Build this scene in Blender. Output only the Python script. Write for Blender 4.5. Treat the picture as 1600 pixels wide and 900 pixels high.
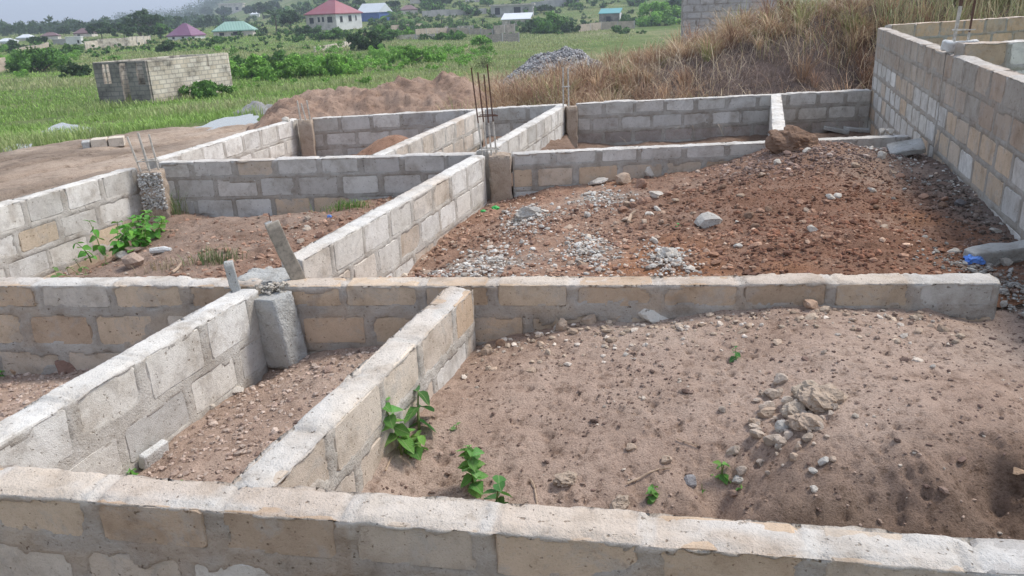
import bpy, math, random
import numpy as np
from mathutils import Vector, Matrix

random.seed(7); rng = np.random.default_rng(7)
for o in list(bpy.data.objects): bpy.data.objects.remove(o)
scene = bpy.context.scene
COL = scene.collection

# ------------------------------------------------------------------ camera
# world: X right, Y away, Z up; z = 0 is the top of the foundation walls
FOC, ZC = 1250.0, 1.5
ROLL = math.atan(-0.041); PITCH = math.atan(438 * math.cos(ROLL) / FOC)
F = np.array([0, math.cos(PITCH), -math.sin(PITCH)])
U0 = np.array([0, math.sin(PITCH), math.cos(PITCH)]); R0 = np.array([1.0, 0, 0])
RV = math.cos(ROLL) * R0 + math.sin(ROLL) * U0
UV = -math.sin(ROLL) * R0 + math.cos(ROLL) * U0
cam = bpy.data.cameras.new('camera'); camo = bpy.data.objects.new('camera', cam); COL.objects.link(camo)
cam.sensor_width = 36.0; cam.lens = 36.0 * FOC / 1600.0
cam.clip_start = 0.05; cam.clip_end = 20000
M = Matrix(((RV[0], UV[0], -F[0], 0), (RV[1], UV[1], -F[1], 0), (RV[2], UV[2], -F[2], ZC), (0, 0, 0, 1)))
camo.matrix_world = M
scene.camera = camo

# ------------------------------------------------------------------ light
SUN_AZ, SUN_EL = math.radians(66), math.radians(54)       # azimuth from +Y towards +X
sv = Vector((math.sin(SUN_AZ) * math.cos(SUN_EL), math.cos(SUN_AZ) * math.cos(SUN_EL), math.sin(SUN_EL)))
sl = bpy.data.lights.new('sun', 'SUN'); sl.energy = 1.75; sl.angle = math.radians(14); sl.color = (1.0, 0.94, 0.85)
so = bpy.data.objects.new('sun', sl); COL.objects.link(so); so.rotation_euler = sv.to_track_quat('Z', 'Y').to_euler()
W = bpy.data.worlds.new('World'); scene.world = W; W.use_nodes = True
nt = W.node_tree; bg = nt.nodes['Background']
sky = nt.nodes.new('ShaderNodeTexSky'); sky.sky_type = 'NISHITA'; sky.sun_disc = False
sky.sun_elevation = SUN_EL; sky.sun_rotation = SUN_AZ
sky.air_density = 1.0; sky.dust_density = 0.4; sky.ozone_density = 1.5
hs = nt.nodes.new('ShaderNodeHueSaturation'); hs.inputs['Saturation'].default_value = 0.56       # thin bright haze over the whole sky
nt.links.new(sky.outputs[0], hs.inputs['Color']); nt.links.new(hs.outputs[0], bg.inputs[0]); bg.inputs[1].default_value = 0.15
vs = scene.view_settings
vs.view_transform = 'Standard'; vs.look = 'None'; vs.gamma = 1.0; vs.use_curve_mapping = False; vs.exposure = 1.08

# ------------------------------------------------------------------ maths helpers
def ray(px, py):
    return F + RV * (px - 800) / FOC - UV * (py - 450) / FOC
def bp(px, py, z=0.0):
    d = ray(px, py); t = (z - ZC) / d[2]
    return np.array([0, 0, ZC]) + d * t
def at_depth(px, py, Y):
    d = ray(px, py); return np.array([0, 0, ZC]) + d * (Y / d[1])
def on_line(px, py, a, b):
    """intersection of a pixel ray with the vertical plane through ground line a-b"""
    d = ray(px, py); ex, ey = b[0] - a[0], b[1] - a[1]
    t = (a[0] * ey - a[1] * ex) / (d[0] * ey - d[1] * ex)
    return np.array([0, 0, ZC]) + d * t
def horizon_y(px): return 45 - 0.041 * px

def _h(ix, iy, iz, s):
    h = (ix.astype(np.int64) * 374761393 + iy.astype(np.int64) * 668265263 + iz.astype(np.int64) * 2147483647 + s * 974634777) & 0xffffffff
    h = ((h ^ (h >> 13)) * 1274126177) & 0xffffffff
    h = ((h ^ (h >> 16)) * 2246822519) & 0xffffffff
    return ((h ^ (h >> 15)) & 0xffff) / 65535.0
def vn(x, y, s=0):
    x = np.asarray(x, float); y = np.asarray(y, float)
    xi = np.floor(x); yi = np.floor(y); u = x - xi; v = y - yi
    u = u * u * (3 - 2 * u); v = v * v * (3 - 2 * v); z = np.zeros_like(xi)
    a = _h(xi, yi, z, s); b = _h(xi + 1, yi, z, s); c = _h(xi, yi + 1, z, s); d = _h(xi + 1, yi + 1, z, s)
    return (a + (b - a) * u + (c - a) * v + (a - b - c + d) * u * v) * 2 - 1
def fbm(x, y, s=0, o=4, g=0.5):
    t = 0; a = 1.0; n = 0
    for k in range(o):
        t = t + a * vn(np.asarray(x) * 2 ** k + 17.3 * k, np.asarray(y) * 2 ** k - 9.1 * k, s + k); n += a; a *= g
    return t / n
def sst(a, b, x):
    t = np.clip((np.asarray(x, float) - a) / (b - a), 0, 1); return t * t * (3 - 2 * t)
def rbf(pts):
    P = np.array(pts, float); n = len(P)
    D = np.hypot(P[:, None, 0] - P[None, :, 0], P[:, None, 1] - P[None, :, 1])
    A = np.zeros((n + 1, n + 1)); A[:n, :n] = D; A[:n, n] = 1; A[n, :n] = 1
    w = np.linalg.solve(A + np.eye(n + 1) * 1e-6, np.append(P[:, 2], 0))
    lo, hi = P[:, 2].min() - 0.05, P[:, 2].max() + 0.05
    def fn(x, y):
        x = np.asarray(x, float); y = np.asarray(y, float); r = np.full(x.shape, w[n])
        for i in range(n): r = r + w[i] * np.hypot(x - P[i, 0], y - P[i, 1])
        return np.clip(r, lo, hi)
    return fn
def hit(px, py, hf, y0=1.5, y1=16.0):
    d = ray(px, py); ts = np.linspace(y0 / d[1], y1 / d[1], 1600)
    x = d[0] * ts; y = d[1] * ts; z = ZC + d[2] * ts
    below = np.nonzero(z <= hf(x, y))[0]
    k = below[0] if len(below) else len(ts) - 1
    return np.array([x[k], y[k], float(hf(x[k:k + 1], y[k:k + 1])[0])])
def pxm(p):
    """pixels of the 1600 wide photograph per metre at a point"""
    return FOC / float(np.dot(np.array(p) - np.array([0, 0, ZC]), F))

# ------------------------------------------------------------------ mesh helpers
def mesh_np(name, V, T, col=None, smooth=False):
    V = np.asarray(V, np.float32).reshape(-1, 3); T = np.asarray(T, np.int32); k = T.shape[1]
    me = bpy.data.meshes.new(name)
    me.vertices.add(len(V)); me.vertices.foreach_set('co', V.ravel())
    me.loops.add(T.size); me.loops.foreach_set('vertex_index', T.ravel())
    me.polygons.add(len(T)); me.polygons.foreach_set('loop_start', np.arange(0, T.size, k, dtype=np.int32))
    me.polygons.foreach_set('use_smooth', np.full(len(T), smooth))
    me.update(calc_edges=True); me.validate()
    if col is not None:
        a = me.attributes.new('Col', 'FLOAT_COLOR', 'POINT'); c = np.ones((len(V), 4), np.float32); c[:, :3] = col
        a.data.foreach_set('color', c.ravel())
    return me
def grid_faces(nu, nv):
    i = np.arange(nu - 1)[:, None] * nv + np.arange(nv - 1)[None, :]
    return np.stack([i, i + nv, i + nv + 1, i + 1], -1).reshape(-1, 4)
def link(name, me, mat=None, parent=None, loc=None):
    o = bpy.data.objects.new(name, me); COL.objects.link(o)
    if mat is not None and me is not None and not me.materials: me.materials.append(mat)
    if parent is not None: o.parent = parent
    if loc is not None: o.location = loc
    return o
def tag(o, label=None, cat=None, group=None, kind=None):
    if label: o['label'] = label
    if cat: o['category'] = cat
    if group: o['group'] = group
    if kind: o['kind'] = kind
    return o
def empty(name, loc, label, cat, group=None, rz=0.0):
    o = bpy.data.objects.new(name, None); COL.objects.link(o); o.location = loc; o.rotation_euler[2] = rz
    o.empty_display_size = 0.1
    return tag(o, label, cat, group)
class MB:
    """collects simple shapes into one mesh"""
    def __init__(s): s.V = []; s.F = []
    def add(s, V, Fs):
        n = len(s.V); s.V += [tuple(v) for v in V]; s.F += [tuple(i + n for i in f) for f in Fs]; return s
    def box(s, x0, x1, y0, y1, z0, z1):
        return s.add([(x0, y0, z0), (x1, y0, z0), (x1, y1, z0), (x0, y1, z0), (x0, y0, z1), (x1, y0, z1), (x1, y1, z1), (x0, y1, z1)],
                     [(0, 3, 2, 1), (4, 5, 6, 7), (0, 1, 5, 4), (1, 2, 6, 5), (2, 3, 7, 6), (3, 0, 4, 7)])
    def tube(s, pts, rad, n=6):
        pts = [np.array(p, float) for p in pts]; rad = rad if hasattr(rad, '__len__') else [rad] * len(pts)
        V = []; Fs = []
        for i, p in enumerate(pts):
            t = pts[min(i + 1, len(pts) - 1)] - pts[max(i - 1, 0)]; t = t / (np.linalg.norm(t) + 1e-9)
            a = np.cross(t, [0.31, 0.2, 0.93] if abs(t[2]) < 0.9 else [1, 0.1, 0]); a /= np.linalg.norm(a); b = np.cross(t, a)
            V += [p + rad[i] * (a * math.cos(6.2832 * k / n) + b * math.sin(6.2832 * k / n)) for k in range(n)]
        for i in range(len(pts) - 1):
            for k in range(n):
                Fs.append((i * n + k, i * n + (k + 1) % n, (i + 1) * n + (k + 1) % n, (i + 1) * n + k))
        Fs.append(tuple(range(n - 1, -1, -1))); Fs.append(tuple((len(pts) - 1) * n + k for k in range(n)))
        return s.add(V, Fs)
    def build(s, name, mat, parent=None, smooth=False):
        me = bpy.data.meshes.new(name); me.from_pydata(s.V, [], s.F); me.update()
        if smooth: me.polygons.foreach_set('use_smooth', [True] * len(me.polygons))
        return link(name, me, mat, parent)

# ------------------------------------------------------------------ materials
def mat_new(name):
    m = bpy.data.materials.new(name); m.use_nodes = True
    return m, m.node_tree, m.node_tree.nodes['Principled BSDF']
def N(nt, t, **kw):
    n = nt.nodes.new(t)
    for k, v in kw.items(): setattr(n, k, v)
    return n
def noise(nt, scale, detail=6, rough=0.6, vec=None, dist=0.0):
    n = N(nt, 'ShaderNodeTexNoise'); n.inputs['Scale'].default_value = scale; n.inputs['Detail'].default_value = detail
    n.inputs['Roughness'].default_value = rough; n.inputs['Distortion'].default_value = dist
    if vec is not None: nt.links.new(vec, n.inputs['Vector'])
    return n.outputs['Fac']
def ramp(nt, fac, stops):
    r = N(nt, 'ShaderNodeValToRGB'); e = r.color_ramp.elements
    while len(e) < len(stops): e.new(0.5)
    for el, (p, c) in zip(e, stops): el.position = p; el.color = (*c, 1) if len(c) == 3 else c
    nt.links.new(fac, r.inputs[0]); return r.outputs[0]
def mix(nt, fac, a, b, mode='MIX'):
    n = N(nt, 'ShaderNodeMix', data_type='RGBA', blend_type=mode)
    for s, v in ((0, fac), (6, a), (7, b)):
        if isinstance(v, (int, float)): n.inputs[s].default_value = v
        elif isinstance(v, tuple): n.inputs[s].default_value = (*v, 1)
        else: nt.links.new(v, n.inputs[s])
    return n.outputs[2]
def bump(nt, bsdf, h, strength=0.5, dist=0.01):
    b = N(nt, 'ShaderNodeBump'); b.inputs['Strength'].default_value = strength; b.inputs['Distance'].default_value = dist
    nt.links.new(h, b.inputs['Height']); nt.links.new(b.outputs[0], bsdf.inputs['Normal'])
def math2(nt, op, a, b):
    n = N(nt, 'ShaderNodeMath', operation=op)
    for i, v in enumerate((a, b)):
        if isinstance(v, (int, float)): n.inputs[i].default_value = v
        else: nt.links.new(v, n.inputs[i])
    return n.outputs[0]
def wpos(nt): return N(nt, 'ShaderNodeNewGeometry').outputs['Position']
def attr(nt, name='Col'): return N(nt, 'ShaderNodeAttribute', attribute_name=name).outputs['Color']

def masonry(name, use_color, base=(0.4, 0.38, 0.35), grit=160, depth=0.006, smear=0.0):
    """sandcrete: colour from the object, blotches, pitted gritty relief"""
    m, nt, b = mat_new(name); p = wpos(nt)
    c = attr(nt) if use_color == 'attr' else N(nt, 'ShaderNodeObjectInfo').outputs['Color'] if use_color else mix(nt, 0.0, base, base)
    if smear:
        sm = ramp(nt, noise(nt, 5.5, 7, 0.72, p, 0.6), [(0.50, (0, 0, 0)), (0.60, (1, 1, 1))])
        c = mix(nt, math2(nt, 'MULTIPLY', sm, smear), c, (0.40, 0.365, 0.325))
    big = noise(nt, 4.5, 5, 0.65, p); mid = noise(nt, 21, 6, 0.7, p); fine = noise(nt, grit, 4, 0.7, p)
    c = mix(nt, 1.0, c, ramp(nt, big, [(0.28, (0.70, 0.66, 0.62)), (0.5, (1, 1, 1)), (0.75, (1.12, 1.13, 1.15))]), 'MULTIPLY')
    c = mix(nt, 1.0, c, ramp(nt, mid, [(0.28, (0.76, 0.73, 0.70)), (0.42, (1, 1, 1)), (0.7, (1.06, 1.06, 1.06))]), 'MULTIPLY')
    c = mix(nt, 1.0, c, ramp(nt, fine, [(0.28, (0.72, 0.70, 0.68)), (0.42, (1, 1, 1)), (0.7, (1.06, 1.06, 1.06))]), 'MULTIPLY')
    pk = noise(nt, 48, 2, 0.5, p); c = mix(nt, 1.0, c, ramp(nt, pk, [(0.27, (0.5, 0.46, 0.42)), (0.33, (1, 1, 1))]), 'MULTIPLY')
    nt.links.new(c, b.inputs['Base Color']); b.inputs['Roughness'].default_value = 0.95
    b.inputs['Specular IOR Level'].default_value = 0.2
    h = math2(nt, 'ADD', math2(nt, 'MULTIPLY', mid, 1.6), math2(nt, 'ADD', fine, ramp(nt, pk, [(0.25, (0, 0, 0)), (0.34, (.6, .6, .6))])))
    bump(nt, b, h, 0.8, depth)
    return m
M_BLOCK = masonry('sandcrete block', True, depth=0.0055, smear=0.45)
M_MORTAR = masonry('cement mortar', 'attr', grit=110, depth=0.011)
M_CONC = masonry('rough concrete', False, (0.46, 0.45, 0.42), grit=70, depth=0.02)
M_CONC_W = masonry('pale concrete', False, (0.62, 0.61, 0.58), grit=90, depth=0.012)
M_COLBR = masonry('clay stained concrete', False, (0.42, 0.335, 0.26), grit=60, depth=0.02)
M_FLINT = masonry('grey rubble', False, (0.33, 0.32, 0.31), grit=20, depth=0.05)
M_STONE = masonry('stone', True, grit=60, depth=0.01)

def soilmat(name, c1, c2, c3, pit=0.5, scale=1.0):
    m, nt, b = mat_new(name); p = wpos(nt)
    big = noise(nt, 1.3 * scale, 6, 0.65, p); mid = noise(nt, 14 * scale, 7, 0.7, p); fine = noise(nt, 120 * scale, 4, 0.75, p)
    c = ramp(nt, big, [(0.3, c1), (0.5, c2), (0.72, c3)])
    c = mix(nt, 1.0, c, ramp(nt, mid, [(0.30, (0.52, 0.48, 0.45)), (0.47, (1, 1, 1)), (0.7, (1.12, 1.12, 1.12))]), 'MULTIPLY')
    c = mix(nt, 1.0, c, ramp(nt, fine, [(0.32, (0.55, 0.52, 0.50)), (0.47, (1, 1, 1)), (0.68, (1.2, 1.2, 1.2))]), 'MULTIPLY')
    v = N(nt, 'ShaderNodeTexVoronoi'); v.inputs['Scale'].default_value = 34 * scale; nt.links.new(p, v.inputs['Vector'])
    sel = noise(nt, 9 * scale, 3, 0.5, p)
    pits = math2(nt, 'MULTIPLY', ramp(nt, v.outputs['Distance'], [(0.12, (1, 1, 1)), (0.36, (0, 0, 0))]), ramp(nt, sel, [(0.5, (0, 0, 0)), (0.62, (1, 1, 1))]))
    c = mix(nt, math2(nt, 'MULTIPLY', pits, pit), c, (c1[0] * 0.45, c1[1] * 0.42, c1[2] * 0.4))
    at = attr(nt); c = mix(nt, 1.0, c, at, 'MULTIPLY')
    nt.links.new(c, b.inputs['Base Color']); b.inputs['Roughness'].default_value = 0.97; b.inputs['Specular IOR Level'].default_value = 0.12
    h = math2(nt, 'ADD', math2(nt, 'MULTIPLY', mid, 1.5), math2(nt, 'SUBTRACT', math2(nt, 'MULTIPLY', fine, 0.8), math2(nt, 'MULTIPLY', pits, 0.5)))
    bump(nt, b, h, 0.9, 0.018 / scale)
    return m
M_SAND = soilmat('pinkish sandy soil', (0.36, 0.25, 0.188), (0.435, 0.318, 0.248), (0.48, 0.37, 0.297), 0.85)
M_LAT = soilmat('red laterite soil', (0.20, 0.115, 0.075), (0.27, 0.165, 0.115), (0.33, 0.23, 0.17), 0.6)
M_BROWN = soilmat('brown soil', (0.22, 0.145, 0.105), (0.29, 0.205, 0.155), (0.35, 0.26, 0.205), 0.6)
M_TRACK = soilmat('dirt track', (0.31, 0.235, 0.18), (0.42, 0.33, 0.26), (0.50, 0.41, 0.335), 0.3, 0.45)

def vcol_mat(name, rough=0.8, trans=0.0, var=0.25, scale=60, spec=0.25):
    m, nt, b = mat_new(name); c = attr(nt)
    n = noise(nt, scale, 3, 0.6, wpos(nt))
    c = mix(nt, 1.0, c, ramp(nt, n, [(0.3, (1 - var,) * 3), (0.7, (1 + var,) * 3)]), 'MULTIPLY')
    nt.links.new(c, b.inputs['Base Color']); b.inputs['Roughness'].default_value = rough; b.inputs['Specular IOR Level'].default_value = spec
    if trans > 0:
        t = N(nt, 'ShaderNodeBsdfTranslucent'); nt.links.new(c, t.inputs[0])
        mx = N(nt, 'ShaderNodeMixShader'); mx.inputs[0].default_value = trans
        nt.links.new(b.outputs[0], mx.inputs[1]); nt.links.new(t.outputs[0], mx.inputs[2])
        nt.links.new(mx.outputs[0], nt.nodes['Material Output'].inputs[0])
    return m
M_PEB = vcol_mat('loose stones', 0.95, 0, 0.3, 120, 0.15)
M_LEAFV = vcol_mat('foliage', 0.6, 0.3, 0.2, 3)
M_GRASS = vcol_mat('grass blades', 0.65, 0.3, 0.15, 2)
M_HAY = vcol_mat('dry grass blades', 0.8, 0.2, 0.2, 3, 0.1)

def plain(name, col, rough=0.7, var=0.15, scale=8.0, metal=0.0, bumpd=0.0, spec=0.3):
    m, nt, b = mat_new(name); n = noise(nt, scale, 5, 0.65, wpos(nt))
    c = mix(nt, 1.0, col, ramp(nt, n, [(0.3, (1 - var * 1.6,) * 3), (0.5, (1, 1, 1)), (0.75, (1 + var,) * 3)]), 'MULTIPLY')
    nt.links.new(c, b.inputs['Base Color']); b.inputs['Roughness'].default_value = rough; b.inputs['Metallic'].default_value = metal
    b.inputs['Specular IOR Level'].default_value = spec
    if bumpd: bump(nt, b, n, 0.6, bumpd)
    return m
M_RUST = plain('rusty steel bar', (0.12, 0.065, 0.045), 0.8, 0.3, 40)
M_PALEBAR = plain('cement splashed bar', (0.50, 0.46, 0.40), 0.85, 0.3, 25)
M_WOOD = plain('weathered plank wood', (0.30, 0.26, 0.21), 0.9, 0.3, 30, bumpd=0.004)
M_BARK = plain('bark', (0.13, 0.10, 0.075), 0.9, 0.3, 6)
M_STEM = plain('green stem', (0.16, 0.20, 0.07), 0.7, 0.2, 50)
M_TWIG = plain('pale dry twig', (0.42, 0.31, 0.22), 0.85, 0.2, 60)
M_BLUE = plain('blue plastic film', (0.12, 0.28, 0.72), 0.35, 0.35, 40, spec=0.5)
M_GRNPL = plain('green plastic scrap', (0.05, 0.42, 0.10), 0.4, 0.2, 50)
M_BLACK = plain('black plastic pipe', (0.02, 0.02, 0.02), 0.5, 0.2, 50)

def leafmat():
    m, nt, b = mat_new('seedling leaf'); oi = N(nt, 'ShaderNodeObjectInfo')
    tc = N(nt, 'ShaderNodeTexCoord').outputs['Object']
    n = noise(nt, 14, 4, 0.6, tc)
    c = mix(nt, 1.0, oi.outputs['Color'], ramp(nt, n, [(0.3, (0.7, 0.75, 0.7)), (0.7, (1.2, 1.2, 1.15))]), 'MULTIPLY')
    sx = N(nt, 'ShaderNodeSeparateXYZ'); nt.links.new(tc, sx.inputs[0])
    rib = math2(nt, 'ABSOLUTE', sx.outputs[0], 0)
    c = mix(nt, ramp(nt, rib, [(0.0, (1, 1, 1)), (0.035, (0, 0, 0))]), c, (0.30, 0.42, 0.16))
    nt.links.new(c, b.inputs['Base Color']); b.inputs['Roughness'].default_value = 0.5
    w = N(nt, 'ShaderNodeTexWave'); w.inputs['Scale'].default_value = 4.5; w.inputs['Distortion'].default_value = 1.5; nt.links.new(tc, w.inputs[0])
    w.bands_direction = 'Y'
    bump(nt, b, w.outputs['Fac'], 0.5, 0.03)
    t = N(nt, 'ShaderNodeBsdfTranslucent'); nt.links.new(c, t.inputs[0])
    mx = N(nt, 'ShaderNodeMixShader'); mx.inputs[0].default_value = 0.3
    nt.links.new(b.outputs[0], mx.inputs[1]); nt.links.new(t.outputs[0], mx.inputs[2])
    nt.links.new(mx.outputs[0], nt.nodes['Material Output'].inputs[0])
    return m
M_LEAF = leafmat()

def watermat():
    m, nt, b = mat_new('muddy water'); b.inputs['Base Color'].default_value = (0.20, 0.17, 0.14, 1)
    b.inputs['Roughness'].default_value = 0.06; b.inputs['IOR'].default_value = 1.33
    bump(nt, b, noise(nt, 3, 2, 0.5, wpos(nt)), 0.05, 0.01)
    return m
M_WATER = watermat()

def groundmat():
    m, nt, b = mat_new('grassland'); p = wpos(nt)
    a = noise(nt, 0.035, 7, 0.65, p); c2 = noise(nt, 0.35, 7, 0.7, p); f = noise(nt, 3.0, 6, 0.75, p)
    c = ramp(nt, a, [(0.30, (0.075, 0.125, 0.028)), (0.45, (0.13, 0.175, 0.06)), (0.58, (0.20, 0.215, 0.10)), (0.72, (0.27, 0.25, 0.15))])
    c = mix(nt, 1.0, c, ramp(nt, c2, [(0.3, (0.62, 0.7, 0.6)), (0.5, (1, 1, 1)), (0.72, (1.25, 1.2, 1.15))]), 'MULTIPLY')
    c = mix(nt, 1.0, c, ramp(nt, f, [(0.3, (0.6, 0.65, 0.6)), (0.5, (1, 1, 1)), (0.7, (1.25, 1.2, 1.2))]), 'MULTIPLY')
    bare = ramp(nt, noise(nt, 0.012, 5, 0.6, p), [(0.60, (0, 0, 0)), (0.68, (1, 1, 1))])
    c = mix(nt, math2(nt, 'MULTIPLY', bare, 0.55), c, (0.30, 0.23, 0.16))
    nt.links.new(c, b.inputs['Base Color']); b.inputs['Roughness'].default_value = 1.0; b.inputs['Specular IOR Level'].default_value = 0.05
    bump(nt, b, math2(nt, 'ADD', c2, math2(nt, 'MULTIPLY', f, 0.4)), 0.9, 0.5)
    return m
M_GROUND = groundmat()

# ------------------------------------------------------------------ terrain
def gz(x, y):
    x = np.asarray(x, float); y = np.asarray(y, float)
    r = np.hypot(x, y); az = np.degrees(np.arctan2(x, y))
    lr = np.log(np.maximum(r, 1.0))
    left = np.interp(lr, np.log([1, 15, 22, 32, 45, 80, 130, 200, 300, 600, 5000]), [-1.0, -1.0, -1.3, -1.9, -2.55, -2.8, -2.9, -2.2, -1.5, -1.0, 0.0])
    right = np.interp(lr, np.log([1, 15, 22, 32, 45, 80, 130, 200, 300, 600, 5000]), [-1.0, -1.0, -1.1, -1.5, -2.2, -3.0, -3.6, -4.0, -3.6, -3.0, 0.0])
    w = sst(-14, 4, az); z = left * (1 - w) + right * w
    hill = sst(-19, -4, az) * sst(190, 800, r) * 62 + sst(-21, -15.5, az) * sst(420, 1500, r) * 62 + sst(1500, 4200, r) * 10
    z = z + hill * (1 + 0.15 * fbm(x / 180, y / 180, 5, 3))
    return z + sst(25, 80, r) * 0.25 * fbm(x / 22, y / 22, 9, 3) + sst(15, 30, r) * 0.05 * fbm(x / 2.2, y / 2.2, 19, 3)
azs = np.radians(np.concatenate([np.arange(-180, -50, 5), np.arange(-50, 50, 0.4), np.arange(50, 181, 5)]))
rs = np.concatenate([[0.3, 1.5, 3, 5, 7], np.exp(np.arange(math.log(8.5), math.log(5200), 0.028))])
AZ, RR = np.meshgrid(azs, rs, indexing='ij')
gx, gy = RR * np.sin(AZ), RR * np.cos(AZ)
tag(link('ground', mesh_np('ground', np.stack([gx, gy, gz(gx, gy)], -1), grid_faces(*gx.shape), smooth=True), M_GROUND), kind='structure')

# ------------------------------------------------------------------ the foundation walls
def block_variant(seed):
    r = np.random.default_rng(seed); pts = []
    c = 0.035
    base = [(-.5 + c, -.5), (-.17, -.5), (.17, -.5), (.5 - c, -.5), (.5, -.5 + 2 * c), (.5, 0.12), (.5, .5 - 2 * c), (.5 - c, .5), (.12, .5), (-.2, .5), (-.5 + c, .5), (-.5, .5 - 2 * c), (-.5, -.08), (-.5, -.5 + 2 * c)]
    for x, z in base:
        jx, jz = r.normal(0, 0.009), r.normal(0, 0.018)
        pts.append((np.clip(x + jx, -.505, .505), np.clip(z + jz - abs(r.normal(0, .01)) * (z > 0), -.505, .5)))
    n = len(pts); V = []
    for yy, k in ((-.5, .965), (-.44, 1.0), (.44, 1.0), (.5, .965)):
        V += [(x * k if abs(x) > .3 else x, yy, z * (k - .01 if k < 1 else 1)) for x, z in pts]
    Fs = [tuple(range(n)), tuple(3 * n + i for i in range(n - 1, -1, -1))]
    for a in range(3):
        for i in range(n):
            j = (i + 1) % n; Fs.append((a * n + i, (a + 1) * n + i, (a + 1) * n + j, a * n + j))
    me = bpy.data.meshes.new('block'); me.from_pydata(V, [], Fs); me.update(); me.materials.append(M_BLOCK)
    return me
BLOCKS = [block_variant(100 + i) for i in range(14)]
GREY = [(0.545, 0.515, 0.47), (0.51, 0.485, 0.445), (0.58, 0.55, 0.50), (0.52, 0.49, 0.44)]
WHITE = [(0.65, 0.615, 0.56), (0.61, 0.575, 0.515), (0.68, 0.65, 0.595), (0.63, 0.59, 0.525)]
TAN = [(0.50, 0.375, 0.265), (0.53, 0.41, 0.295), (0.46, 0.34, 0.24), (0.50, 0.41, 0.32)]
PALE = [(0.56, 0.48, 0.395), (0.58, 0.50, 0.41), (0.54, 0.45, 0.36), (0.59, 0.53, 0.455)]
DGREY = [(0.47, 0.44, 0.40), (0.50, 0.465, 0.42), (0.44, 0.41, 0.375)]
WALLS = {}
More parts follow.
